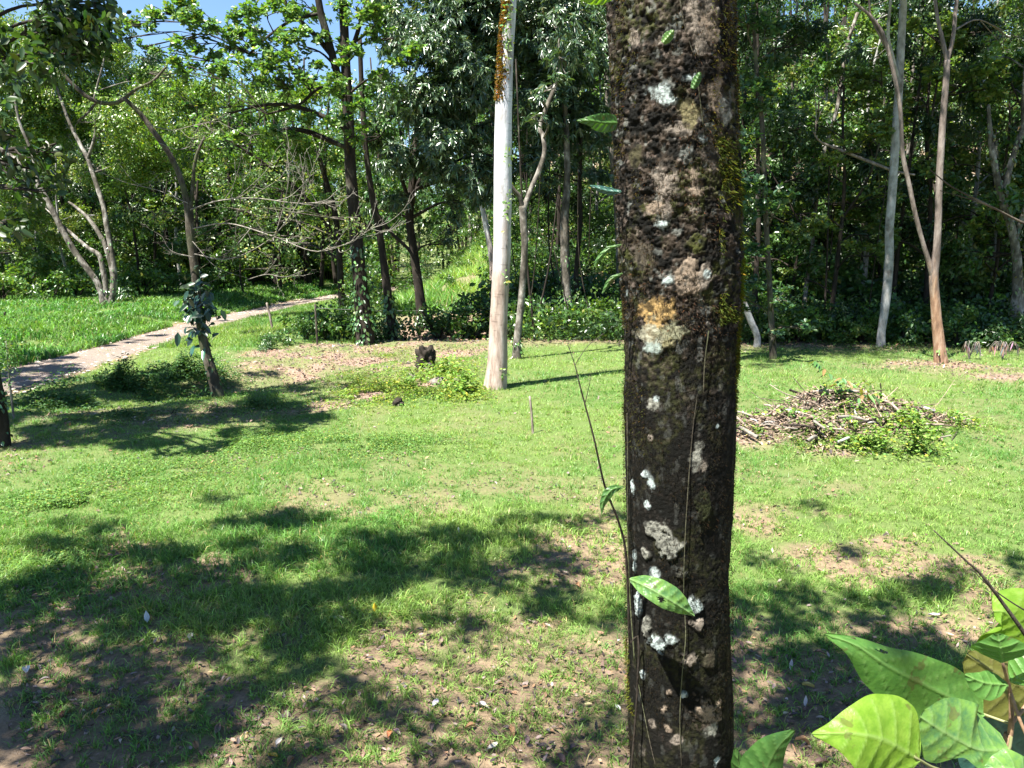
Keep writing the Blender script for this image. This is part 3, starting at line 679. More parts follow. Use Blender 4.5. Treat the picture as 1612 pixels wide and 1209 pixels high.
    crown(ml, mt, rng, (sp, sr), bl[:len(SH)], 'round', 80, (.05, .11, .025), twr=.003, lr_=.28); crown(ml, mt, rng, (sp, sr), bl[len(SH):], 'round', 40, (.05, .11, .025), twr=.008)
    mb.build('trunk', m, root)
    mt.build('limb', M['dark_bark'], root); ml.build('crown', M['leaf'], root)
    # moss: little yellow-green shoots, thick on the right edge
    mm = MB()
    def mossy(n, a0, a1, z0, z1, L, colr, out=.5):
        th = rng.uniform(a0, a1, n); z = rng.uniform(z0, z1, n)
        k = fbm(np.cos(th)*3, np.sin(th)*3, z*16, 3, 33) > .46; th, z = th[k], z[k]; n = len(z)
        o = np.stack([np.cos(th), np.sin(th), np.zeros(n)], 1)
        c = np.interp(z, zs, xc); r_ = np.interp(z, zs, rr)
        b = np.stack([c, np.full(n, D), z], 1)+o*(r_[:, None]+.000)
        d = unit(o*out+rnd_unit(rng, n)*.8+np.array([[0, 0, -.25]]))
        leaf_blades(mm, b, d, o, L*rng.uniform(.5, 1.4, n), L*.22, .4, leafcols(rng, n, colr, .3), True)
    zt = lambda py: P(1100, py, D)[2]
    mossy(12000, -1.1, .75, zt(500), zt(230), .0075, (.065, .085, .016), .8)
    mossy(1500, -.9, .3, zt(470), zt(260), .012, (.10, .125, .02), .3)
    mossy(5000, -.6, .7, zt(680), zt(480), .006, (.08, .09, .015), .8)
    mossy(26000, -3.6, .5, zt(1240), zt(-40), .0042, (.018, .015, .008), .7)
    mossy(9000, -3.6, .5, zt(520), zt(-40), .005, (.06, .042, .028), .7)
    mossy(2200, -1.2, .8, zt(240), zt(0), .007, (.09, .09, .02))
    mossy(2600, 2.3, 3.9, zt(330), zt(-20), .006, (.06, .06, .015))
    mossy(1500, 2.6, 3.9, zt(700), zt(330), .005, (.05, .05, .012))
    mossy(1800, -.6, .6, zt(1209), zt(640), .005, (.06, .065, .012))
    mossy(700, 2.8, 3.6, zt(1110), zt(1010), .007, (.10, .12, .02))
    mm.build('moss', M['moss'], root, smooth=False)
    return root, pt, (zs, xc, rr)
mroot, trunk_pt, (tz, txc, trr) = mossy_trunk()

# ---- broad leaves: one mesh each, with a raised midrib and side veins
def broad_mat(name, c1, c2, vein, trans=.4, rough=.38, spec=.5, scale=38):
    m, nt, p, out = newmat(name)
    a = nt.nodes.new('ShaderNodeAttribute'); a.attribute_name = 'Col'
    s = nt.nodes.new('ShaderNodeSeparateColor'); nt.links.new(a.outputs['Color'], s.inputs[0])
    n = noise(nt, scale, 6, .65)
    c = mixc(nt, ramp(nt, n, [(.38, (0, 0, 0)), (.62, (1, 1, 1))]), c1, c2)
    c = mixc(nt, s.outputs[0], c, vein)
    c = mixc(nt, ramp(nt, noise(nt, 26, 3, .7), [(.62, (0, 0, 0)), (.66, (.55, .55, .55))]), c, (.10, .075, .03))
    nt.links.new(c, p.inputs['Base Color']); p.inputs['Roughness'].default_value = rough; p.inputs['Specular IOR Level'].default_value = spec
    t = nt.nodes.new('ShaderNodeBsdfTranslucent'); nt.links.new(mixc(nt, 1, c, (1.3, 1.35, .35), 'MULTIPLY'), t.inputs[0])
    b = nt.nodes.new('ShaderNodeBump'); b.inputs['Strength'].default_value = .35; b.inputs['Distance'].default_value = .002
    nt.links.new(noise(nt, 260, 4, .6), b.inputs['Height']); nt.links.new(b.outputs[0], p.inputs['Normal'])
    mx = nt.nodes.new('ShaderNodeMixShader'); mx.inputs[0].default_value = trans
    nt.links.new(p.outputs[0], mx.inputs[1]); nt.links.new(t.outputs[0], mx.inputs[2]); nt.links.new(mx.outputs[0], out.inputs[0])
    return m
M['lf_mid'] = broad_mat('broad_leaf', (.065, .17, .035), (.10, .23, .045), (.15, .28, .08), .42)
M['lf_bright'] = broad_mat('yellow_green_leaf', (.13, .26, .02), (.20, .34, .04), (.24, .38, .09), .5, scale=60)  # lighter, yellower green than the other broad leaves
M['lf_mottle'] = broad_mat('mottled_leaf', (.06, .15, .05), (.13, .25, .05), (.17, .28, .10), .4, scale=70)
M['lf_olive'] = broad_mat('shaded_olive_leaf', (.085, .095, .02), (.12, .125, .025), (.15, .15, .05), .3)  # olive tone carries the shade on the leaf's underside
M['lf_teal'] = broad_mat('blue_green_leaf', (.022, .075, .065), (.035, .10, .08), (.06, .14, .11), .2)
M['lf_dark'] = broad_mat('dark_leaf', (.035, .10, .022), (.055, .14, .03), (.09, .18, .05), .35)
def broad_leaf(name, parent, mat, mid, left, right, cup=.12, droop=.0, nv=9, holes=(), stalk=None, tilt=0.0, label=None, notch=None, wav=.01):
    """mid: [(px,py,D)...] base to tip; left/right: half widths in px at even steps from base to tip"""
    mp = np.array([P(*q) for q in mid]); nu, nw = 56, 15
    cr, _ = catmull(mp, np.ones(len(mp)), 12)
    s = np.concatenate([[0], np.cumsum(np.linalg.norm(np.diff(cr, axis=0), axis=1))]); s /= s[-1]
    u = np.linspace(0, 1, nu); C = np.stack([np.interp(u, s, cr[:, k]) for k in range(3)], 1)
    t = unit(np.gradient(C, axis=0)); view = unit(C-np.array([0, 0, CAM_H])); side = unit(np.cross(view, t)); nrm = unit(np.cross(t, side))
    side = unit(side*math.cos(tilt)+nrm*math.sin(tilt)); nrm = unit(np.cross(t, side))
    dist = np.linalg.norm(C-np.array([0, 0, CAM_H]), axis=1)
    lw = np.interp(u, np.linspace(0, 1, len(left)), left); rw = np.interp(u, np.linspace(0, 1, len(right)), right)
    ker = np.array([1, 2, 3, 2, 1.])/9
    for _ in range(2):
        lw = np.convolve(np.pad(lw, 2, mode='edge'), ker, 'valid'); rw = np.convolve(np.pad(rw, 2, mode='edge'), ker, 'valid')
    lw[[0, -1]] = .5; rw[[0, -1]] = .5
    v = np.linspace(-1, 1, 2*nw+1); U, Vv = np.meshgrid(u, v, indexing='ij')
    half = np.where(Vv < 0, lw[:, None], rw[:, None])*dist[:, None]/FPX
    half = half*(1+.012*np.sin(U*23+Vv*2))
    Lm = np.linalg.norm(np.diff(C, axis=0), axis=1).sum()
    ph = (U*nv - .75*np.abs(Vv)*.9); vein = np.exp(-((ph-np.round(ph))/.055)**2)*(np.abs(Vv) < .93)*(U > .03)
    midr = np.exp(-(Vv*half/(.0016))**2)
    z = cup*np.abs(Vv)**1.5*half - .0014*vein - .0018*midr - .0005*np.cos((ph-np.round(ph))*2*np.pi)*np.minimum(1, np.abs(Vv)*3)*(1-Vv**4) + wav*Lm*np.sin(U*7+Vv*2.5)*np.abs(Vv)
    V = C[:, None]+side[:, None]*(Vv*half)[..., None]+nrm[:, None]*z[..., None]
    cc = np.stack([np.clip(np.maximum(vein*.8, midr*.95), 0, 1), Vv*0, Vv*0], -1)
    idx = np.arange(U.size).reshape(U.shape); F = np.stack([idx[:-1, :-1], idx[:-1, 1:], idx[1:, 1:], idx[1:, :-1]], -1).reshape(-1, 4)
    uc = ((U[:-1, :-1]+U[1:, 1:])/2).ravel(); vc = ((Vv[:-1, :-1]+Vv[1:, 1:])/2).ravel(); keep = np.ones(len(F), bool)
    for (hu, hv, a, b) in holes: keep &= ((uc-hu)/a)**2+((vc-hv)/b)**2 > 1+.5*np.sin(uc*90+vc*31)
    mb = MB(); mb.add(V.reshape(-1, 3), F[keep], cc.reshape(-1, 3))
    o = mb.build(name, M[mat], parent)
    if label: o['label'] = label
    if stalk:
        ms = MB(); pts = [P(*q) for q in stalk]+[C[0], C[4]]
        tube(ms, pts, np.linspace(.0022, .0016, len(pts)), 8, 5); ms.build('leaf_stalk', M['green_stalk'], o, origin=tuple(parent.location))
        o.children[0].location = (0, 0, 0)
    return o
m, nt_s, p, _ = newmat('green_stalk'); p.inputs['Base Color'].default_value = (.16, .17, .07, 1); p.inputs['Roughness'].default_value = .6; M['green_stalk'] = m
m, nt_s, p, _ = newmat('brown_stalk'); nt_s.links.new(ramp(nt_s, noise(nt_s, 60, 5, .6), [(.35, (.10, .06, .035)), (.65, (.30, .19, .11))]), p.inputs['Base Color']); p.inputs['Roughness'].default_value = .7; M['brown_stalk'] = m

shr = empty('broadleaf_shrub', (.95, 1.0, 0), 'broad-leaved shrub with big translucent green leaves, low beside the mossy trunk', 'shrub')
ms = MB()
tube(ms, [(.93, 1.02, -.05), (.9, 1.0, 1.2), P(1588, 1260, 1.0), P(1584, 1200, 1.0), P(1592, 1140, 1.0), P(1590, 1090, 1.0), P(1578, 1042, .98)], [.02, .015, .0052, .0046, .0042, .003, .002], 10, 6, .15, 3)
tube(ms, [P(1590, 1090, 1.0), P(1612, 1150, .98), P(1650, 1230, .98)], [.003, .0022, .002], 8, 5)
tube(ms, [P(1592, 1140, 1.0), P(1640, 1080, 1.03), P(1700, 1010, 1.08)], [.003, .0028, .0025], 8, 5)
ms.build('stem', M['brown_stalk'], shr)
broad_leaf('leaf', shr, 'lf_mid', [(1548, 1124, 1.02), (1470, 1085, 1.0), (1400, 1050, .98), (1345, 1015, .97), (1297, 998, .97)], [10, 30, 42, 46, 44, 34, 18, 2], [12, 34, 38, 36, 30, 20, 10, 2], cup=.10, nv=24,
           holes=[(.71, .62, .035, .12), (.86, .75, .012, .12)], stalk=[(1592, 1140, 1.0)], label='long oblong green leaf with small brown holes')
broad_leaf('leaf', shr, 'lf_bright', [(1447, 1196, .88), (1400, 1168, .87), (1350, 1155, .86), (1277, 1155, .86)], [22, 66, 74, 62, 42, 18, 1], [14, 52, 60, 52, 34, 14, 1], cup=.22, nv=7, stalk=[(1560, 1230, .95), (1480, 1212, .9)], label='bright yellow-green pointed leaf')
broad_leaf('leaf', shr, 'lf_mottle', [(1588, 1180, .93), (1540, 1180, .92), (1500, 1160, .92), (1447, 1128, .92)], [10, 34, 26, 12, 38, 44, 30, 8], [14, 40, 50, 52, 50, 46, 34, 6], cup=.15, nv=7, stalk=[(1592, 1160, 1.0)], label='mottled green leaf with a notch in its edge')
broad_leaf('leaf', shr, 'lf_bright', [(1660, 1030, 1.1), (1620, 1000, 1.1), (1585, 965, 1.1), (1650, 900, 1.12)][:3]+[(1562, 962, 1.1)], [20, 70, 78, 60, 38, 8], [20, 60, 70, 62, 40, 8], cup=.1, nv=8, stalk=[(1680, 1040, 1.08)], label='large yellow-green leaf at the top')
broad_leaf('leaf', shr, 'lf_mid', [(1578, 1042, .96), (1575, 1020, .95), (1570, 997, .95)], [4, 22, 33, 31, 18, 3], [4, 22, 30, 30, 18, 3], cup=.15, nv=5, label='small heart-shaped leaf at the shoot tip')
broad_leaf('leaf', shr, 'lf_mid', [(1586, 1078, .97), (1550, 1075, .96), (1518, 1062, .96)], [3, 14, 20, 20, 12, 2], [3, 12, 16, 14, 8, 2], cup=.15, nv=5, label='small rounded leaf left of the shoot')
broad_leaf('leaf', shr, 'lf_mid', [(1592, 1074, .97), (1615, 1055, .96), (1640, 1030, .96)], [3, 14, 22, 22, 14, 2], [3, 14, 20, 18, 10, 2], cup=.15, nv=5)
broad_leaf('leaf', shr, 'lf_olive', [(1640, 1100, 1.06), (1590, 1070, 1.06), (1545, 1045, 1.06), (1520, 1030, 1.06)], [20, 48, 56, 50, 34, 8], [20, 50, 52, 40, 22, 4], cup=.1, nv=6, label='leaf behind the shoot, its shaded underside painted olive-brown')
broad_leaf('leaf', shr, 'lf_teal', [(1640, 1230, 1.1), (1600, 1180, 1.1), (1570, 1140, 1.1), (1545, 1095, 1.1)], [30, 66, 66, 48, 6], [30, 66, 70, 48, 6], cup=.1, nv=9, label='dark blue-green leaf in the shade')
broad_leaf('leaf', shr, 'lf_dark', [(1560, 1150, 1.12), (1540, 1110, 1.12), (1575, 1085, 1.12)][:2]+[(1535, 1085, 1.12)], [6, 24, 26, 6], [6, 26, 26, 6], cup=.1, nv=5)
broad_leaf('leaf', shr, 'lf_mottle', [(1625, 1225, .9), (1590, 1210, .9), (1548, 1212, .9)], [4, 18, 22, 14, 2], [4, 18, 22, 14, 2], cup=.1, nv=5)
sh2 = empty('low_broadleaf_plant', (.45, 1.1, 0), 'green glossy leaf poking up at the foot of the picture right of the mossy trunk', 'plant')
ms = MB(); tube(ms, [(.47, 1.12, -.05), (.44, 1.1, 1.5), P(1190, 1290, 1.1)], [.012, .008, .003], 8, 5); ms.build('stem', M['brown_stalk'], sh2)
broad_leaf('leaf', sh2, 'lf_dark', [(1188, 1285, 1.1), (1200, 1230, 1.08), (1222, 1180, 1.06), (1252, 1149, 1.05)], [4, 30, 34, 22, 2], [4, 26, 22, 12, 1], cup=.25, nv=9)
broad_leaf('leaf', sh2, 'lf_dark', [(1188, 1285, 1.1), (1172, 1240, 1.14), (1160, 1190, 1.14), (1156, 1176, 1.14)], [2, 12, 14, 10, 1], [2, 12, 14, 8, 1], cup=.2, nv=6)

# ---- climbing vine on the trunk: thin stem rising free of it on the left, leaves and rootlets on the bark
vin = empty('climbing_vine', (float(np.interp(0.2, tz, txc))-.11, 1.17, 0), 'thin dark climbing vine with a few leaves, leaning on the left of the mossy trunk', 'vine')
ms = MB()
tube(ms, [(.08, 1.2, 0), P(992, 1240, 1.14), P(990, 1000, 1.14), P(986, 880, 1.13), P(975, 825, 1.12), P(952, 765, 1.11), P(935, 690, 1.1), P(915, 615, 1.1), P(905, 575, 1.1), P(893, 540, 1.1)], [.003, .0018, .0018, .0020, .0018, .0017, .0014, .0012, .0008, .0005], 8, 6)
tube(ms, [P(921, 635, 1.1), P(928, 605, 1.1), P(931, 585, 1.1)], [.0007, .0005, .0003], 6, 4)
tube(ms, [P(905, 575, 1.1), P(925, 545, 1.1), P(950, 525, 1.1)], [.0006, .0005, .0003], 6, 4)
tube(ms, [P(901, 563, 1.1), P(897, 550, 1.1), P(899, 538, 1.1)], [.0006, .0005, .0003], 6, 4)
def on_bark(px, py, off=.004):
    a, z = trunk_pt(px, py); r_ = np.interp(z, tz, trr)+off; c = np.interp(z, tz, txc)
    return np.array([c+math.cos(a)*r_, 1.2+math.sin(a)*r_, z])
ms.build('stem', M['dark_bark'], vin); ms = MB()
for pts, r_ in [([(1097, 620), (1090, 680), (1084, 760), (1079, 850), (1078, 930), (1081, 1000), (1076, 1060), (1073, 1130), (1076, 1209)], .0009),
                ([(991, 650), (992, 720), (992, 800), (993, 880), (997, 960), (1003, 1040)], .0013), ([(1008, 1070), (1016, 1110), (1026, 1160), (1036, 1203)], .001),
                ([(1068, 0), (1076, 45), (1090, 90)], .001), ([(1093, 110), (1098, 150), (1104, 200)], .001), ([(1114, 520), (1108, 570), (1106, 620)], .001)]:
    ms = MB(); tube(ms, [on_bark(*q) for q in pts], np.full(len(pts), r_*.8), 6, 6, .5, int(pts[0][0]), None, 40); ms.build('rootlet', M['mossy_twig_bark'], vin)
broad_leaf('leaf', vin, 'lf_mottle', [(992, 912, 1.08), (1020, 925, 1.05), (1055, 945, 1.04), (1092, 969, 1.05)], [3, 15, 21, 22, 15, 1], [3, 12, 16, 16, 10, 1], cup=.1, nv=9, holes=[(.5, .35, .05, .25)], label='oval green leaf with chewed spots lying across the bark')
broad_leaf('leaf', vin, 'lf_dark', [(981, 766, 1.09), (962, 772, 1.08), (950, 790, 1.08), (947, 808, 1.08)], [1, 6, 8, 5, 1], [1, 6, 8, 5, 1], cup=.2, nv=6, label='narrow hanging grey-green leaf')
broad_leaf('leaf', vin, 'lf_dark', [(971, 193, 1.14), (950, 193, 1.13), (930, 190, 1.12), (908, 190, 1.12)], [10, 14, 13, 7, 1], [10, 14, 12, 6, 1], cup=.1, nv=7, label='dark green pointed leaf sticking out to the left')
broad_leaf('leaf', vin, 'lf_bright', [(966, -6, 1.14), (940, -4, 1.13), (912, 0, 1.12)], [4, 10, 8, 1], [4, 8, 6, 1], cup=.1, nv=5)
broad_leaf('leaf', vin, 'lf_teal', [(978, 302, 1.14), (955, 300, 1.14), (928, 292, 1.14)], [2, 6, 5, 1], [2, 6, 5, 1], cup=.2, nv=5, label='small bluish leaf at the left edge of the bark')
broad_leaf('leaf', vin, 'lf_mottle', [(1043, 68, 1.085), (1050, 60, 1.085), (1060, 48, 1.085)], [3, 7, 7, 2], [3, 7, 7, 2], cup=.1, nv=5)
broad_leaf('leaf', vin, 'lf_dark', [(1090, 140, 1.085), (1096, 128, 1.085), (1102, 114, 1.085)], [3, 6, 6, 2], [3, 6, 6, 2], cup=.1, nv=5)
broad_leaf('leaf', vin, 'lf_dark', [(978, 385, 1.13), (958, 392, 1.13), (940, 410, 1.13), (936, 420, 1.13)], [1, 4, 4, 1], [1, 4, 4, 1], cup=.2, nv=4)
broad_leaf('leaf', vin, 'lf_dark', [(980, 430, 1.13), (962, 440, 1.13), (948, 462, 1.13)], [1, 4, 4, 1], [1, 4, 4, 1], cup=.2, nv=4)

def near_twig(label, paths, base):
    o = empty('bare_twig', base, label, 'twig'); mb = MB()
    for pts, r0, r1 in paths: tube(mb, [P(*q) for q in pts], np.linspace(r0, r1, len(pts)), 8, 6)
    mb.build('stem', M['mossy_twig_bark'], o); return o
near_twig('thin dark bare twig slanting across the broad leaves from the right edge', [([(1700, 1110, 1.0), (1640, 1035, 1.0), (1590, 965, 1.0), (1545, 905, 1.0), (1520, 882, 1.0), (1470, 835, 1.0)], .004, .0008), ([(1690, 1000, 1.02), (1612, 960, 1.02), (1560, 925, 1.02), (1530, 896, 1.02)], .0014, .0006)], tuple(P(1700, 1110, 1.0)))
near_twig('thin grey bare twigs sloping in from the right edge before the wood', [([(1720, 405, 2.2), (1612, 352, 2.2), (1560, 325, 2.2), (1500, 295, 2.2), (1465, 268, 2.2)], .004, .0014), ([(1720, 400, 2.25), (1600, 345, 2.25), (1540, 318, 2.25), (1480, 300, 2.25)], .003, .001)], tuple(P(1720, 405, 2.2)))

# ================================================================== TREES IN THE CLEARING
# tall white-barked trunk
def white_extra(root, mt, ml, sp, rng):
    mm = MB(); pts, r_ = sp   # orange-brown moss strip down the left of its top
    z0, z1 = P(790, 160, 17)[2], P(790, -40, 17)[2]; n = 2600
    z = rng.uniform(z0, z1+2, n); c = np.stack([np.interp(z, pts[:, 2], pts[:, 0]), np.interp(z, pts[:, 2], pts[:, 1])], 1); rr = np.interp(z, pts[:, 2], r_)
    a = rng.normal(-2.35, .38, n) + .25*np.sin(z*4); o = np.stack([np.cos(a), np.sin(a), 0*a], 1)
    b = np.column_stack([c, z])+o*rr[:, None]*1.0; d = unit(o+rnd_unit(rng, n)); leaf_blades(mm, b, d, o, .06, .035, .4, leafcols(rng, n, (.13, .085, .02), .45, .1), True)
    mm.build('moss', M['moss'], root, smooth=False)
    for (px, py, n, s) in [(800, 330, 26, .4), (801, 250, 14, .3), (800, 60, 40, .5), (801, 20, 30, .4), (798, 440, 12, .3), (790, 590, 16, .12)]:
        mi = MB(); c = P(px, py, 16.75); b = c+rng.normal(0, 1, (n, 3))*[.05, .04, s*.5]; d = rnd_unit(rng, n)*[1, 1, .6]; leaf_blades(mi, b, unit(d), rnd_unit(rng, n)+[[0, -1, 1]], .09, .05, .3, leafcols(rng, n, (.12, .2, .05), .3))
        mi.build('sprout', M['leaf'], root)
hero('white_barked_tree', 'tall pale white-barked tree standing alone in the middle of the clearing', 'tree',
     [(17, 17, [(778, 622, 40), (782, 585, 33), (784, 540, 30), (786, 480, 27), (790, 400, 28), (791, 330, 28), (792, 240, 28), (793, 160, 27), (797, 80, 24), (802, 0, 22), (806, -120, 20), (800, -300, 16), (800, -480, 9)])],
     'white_bark', [BL(*b) for b in [(830, -420, 17.5, 1.5, .8), (960, -440, 17, 1.4, .8), (740, -480, 17, 1.4, .9), (1010, -520, 18, 1.4, .8), (880, -540, 18, 1.5, .9)]], 'round', 14, seed=5, amp=.07, extra=white_extra, seg=26)

# small tree with bare twigs, a leafy epiphyte on its stem, in the left of the clearing
def sap_extra(root, mt, ml, sp, rng):
    mbr = MB()
    def twigset(pts, D, r0, n, L, up=.5):
        pp = [P(x, y, D+dd) for x, y, dd in pts]; c, r_ = tube(mbr, pp, np.linspace(r0, r0*.35, len(pp)), 7, 6)
        for i in range(n):
            k = rng.integers(int(len(c)*.2), len(c)); t = c[min(k+1, len(c)-1)]-c[max(k-1, 0)]; t = t/(np.linalg.norm(t)+1e-9)
            s = rnd_unit(rng, 1)[0]; s[1] *= .5; d = t*.6+s*.8; d[2] += up*.3; d /= np.linalg.norm(d); l = L*rng.uniform(.4, 1.2)
            p1 = c[k]+d*l*.4; p1 = p1+rng.normal(0, .04, 3); p2 = p1+(d+np.array([0, 0, up])*.6)*l*.35+rng.normal(0, .04, 3); p3 = p2+(d*.6+np.array([0, 0, up]))*l*.3
            cc, _ = tube(mbr, [c[k], p1, p2, p3], [r0*.45, r0*.36, r0*.26, r0*.16], 5, 4)
            for j in range(4):
                q = cc[rng.integers(4, len(cc))]; e = q+unit(rnd_unit(rng, 1)[0]*.8+d+np.array([0, 0, up*.5]))*l*rng.uniform(.2, .45)
                tube(mbr, [q, (q+e)/2+rng.normal(0, .02, 3), e], [r0*.24, r0*.19, r0*.12], 4, 2)
    D = 16.2
    twigset([(300, 330, 0), (345, 316, -.4), (400, 312, -.6), (470, 320, -.9), (525, 316, -1)], D, 0.0158, 16, 1.0)
    twigset([(303, 360, 0), (360, 352, -.3), (430, 372, -.7), (500, 396, -1), (560, 376, -1), (592, 352, -1)], D, 0.0158, 16, .9)
    twigset([(306, 400, 0), (360, 408, -.3), (420, 380, -.6), (460, 335, -.9), (478, 290, -1), (472, 243, -1)], D, 0.0142, 14, .9)
    twigset([(296, 320, 0), (250, 300, .2), (200, 288, .3), (150, 270, .4), (110, 275, .4)], D, 0.0090, 11, .9)
    twigset([(305, 405, 0), (270, 395, 0), (255, 372, 0)], D, 0.0090, 4, .5)
    twigset([(430, 380, -.7), (445, 330, -.8), (455, 280, -1), (452, 240, -1)], D, 0.0105, 8, .7)
    twigset([(390, 440, -.3), (420, 432, -.6), (450, 436, -.8), (478, 425, -.9)], D, 0.0097, 7, .5)
    twigset([(303, 380, 0), (340, 420, -.2), (390, 438, -.3)], D, 0.0097, 3, .4)
    twigset([(230, 195, 0), (270, 205, -.3), (310, 196, -.5), (350, 190, -.6)], D, 0.0105, 7, .8)
    twigset([(250, 225, 0), (285, 235, -.3), (330, 215, -.5)], D, 0.0097, 8, .7)
    twigset([(160, 158, 0), (150, 190, 0), (120, 195, 0), (122, 230, 0)], D, 0.0090, 4, .5, .1)
    mbr.build('branch', M['twig'], root)
    me = MB(); n = 150                                                      # big dark leaves of the climber
    py = rng.normal(482, 30, n); px = np.interp(py, [430, 520], [308, 318])+rng.normal(0, 12, n)
    b = np.array([P(x, y, 16.3+rng.uniform(-.3, .3)) for x, y in zip(px, py)])
    d = unit(np.stack([rng.normal(0, .7, n), rng.normal(-.2, .5, n), rng.normal(-.5, .5, n)], 1)); nr = unit(np.stack([rng.normal(0, .5, n), -np.ones(n)*.6, np.ones(n)*.7], 1))
    leaf_blades(me, b, d, nr, rng.uniform(.15, .30, n), rng.uniform(.08, .15, n), .25, leafcols(rng, n, (.022, .055, .030), .35))
    me.build('climber', M['leaf_gloss'], root)
hero('twiggy_tree', 'crooked small tree with bare pale twigs and a dark-leaved climber on its stem', 'tree',
     [(16.4, 16.4, [(343, 622, 19.2), (333, 585, 16.8), (325, 558, 15.2), (316, 515, 12.8), (311, 470, 12.0), (306, 420, 12.8), (300, 370, 13.6), (298, 340, 13.6), (290, 300, 9.6), (278, 265, 8.8), (262, 235, 8.8), (240, 205, 8.0), (220, 178, 7.2), (196, 155, 6.4)]),
      (16.4, 16.2, [(196, 155, 6.4), (182, 162, 6.4), (160, 162, 6.4), (140, 154, 6.4), (120, 138, 6.4), (104, 122, 5.6), (96, 105, 4.8)]),
      (16.4, 16.4, [(196, 155, 5.6), (215, 140, 4.8), (240, 128, 4.0), (262, 105, 3.2)]), (16.4, 16.2, [(150, 163, 4.0), (138, 178, 3.2), (122, 192, 3.2)]),
      (16.4, 16.6, [(298, 345, 8.0), (303, 300, 6.4), (308, 250, 4.8), (322, 215, 3.2)])],
     'mossy_twig_bark', [BL(*b) for b in [(255, 110, 16.5, .5, .3), (330, 190, 16.2, .5, .3), (505, 360, 15.2, .3, .2), (560, 350, 15.2, .2, .15), (400, 330, 16, .8, .35), (470, 380, 16, .7, .3), (350, 280, 16.5, .7, .35), (430, 260, 16.5, .7, .3), (250, 330, 16.8, .7, .35), (370, 400, 16.2, .7, .3), (450, 430, 16, .6, .25)]], 'small', 20, col=(.12, .19, .06), seed=7, extra=sap_extra, lsc=.75, lr_=.22,
     ivy=(60, 0, 1.6, .09, (.05, .12, .03)))

# pale many-stemmed tree beyond the road
hero('many_stemmed_tree', 'pale many-stemmed tree leaning left in tall grass beyond the dirt road', 'tree',
     [(36, 36, [(166, 490, 15.0), (160, 462, 10.6), (150, 440, 9.4), (120, 400, 9.4), (98, 362, 8.7), (82, 330, 8.7), (62, 295, 8.7), (35, 262, 8.1), (5, 238, 7.5), (-40, 215, 6.2)]),
      (36, 36.3, [(170, 488, 10.0), (167, 450, 8.7), (162, 425, 8.1), (156, 402, 7.5), (138, 390, 6.2), (115, 370, 5.0), (98, 355, 4.4)]),
      (36, 36.6, [(172, 488, 10.0), (178, 440, 7.5), (170, 400, 7.5), (160, 375, 6.9), (140, 345, 5.6), (118, 325, 4.4), (108, 318, 3.1)]),
      (36, 37, [(173, 486, 10.6), (180, 440, 9.4), (176, 400, 8.1), (168, 355, 8.1), (163, 325, 7.5), (150, 285, 6.9), (138, 250, 6.2), (125, 225, 5.6), (108, 190, 5.0), (90, 140, 4.4), (70, 100, 3.8)]),
      (36, 36, [(138, 250, 5.0), (150, 210, 4.4), (148, 160, 3.8), (160, 110, 3.1), (175, 50, 2.5)]), (36, 36, [(62, 295, 5.6), (50, 240, 5.0), (30, 190, 4.4), (20, 130, 3.1)])],
     'pale_bark', [BL(*b) for b in [(60, 190, 39, 2.6, 1.7), (20, 120, 38.5, 2.6, 1.8), (130, 150, 39, 2.6, 1.5), (220, 200, 37, 2.6, 1.5), (270, 140, 38, 1.7, .9), (20, 330, 39.5, 1.6, 1.2), (190, 270, 39.5, 2.0, 1.2), (100, 60, 38, 2.4, 1.4), (-60, 60, 38, 3.2, 2.0), (240, 260, 38, 2.2, 1.3), (170, 90, 38, 1.6, .8)]],
     'small', 24, seed=8, lsc=1.35, ivy=(160, 0, 3.5, .14, (.06, .12, .03)))

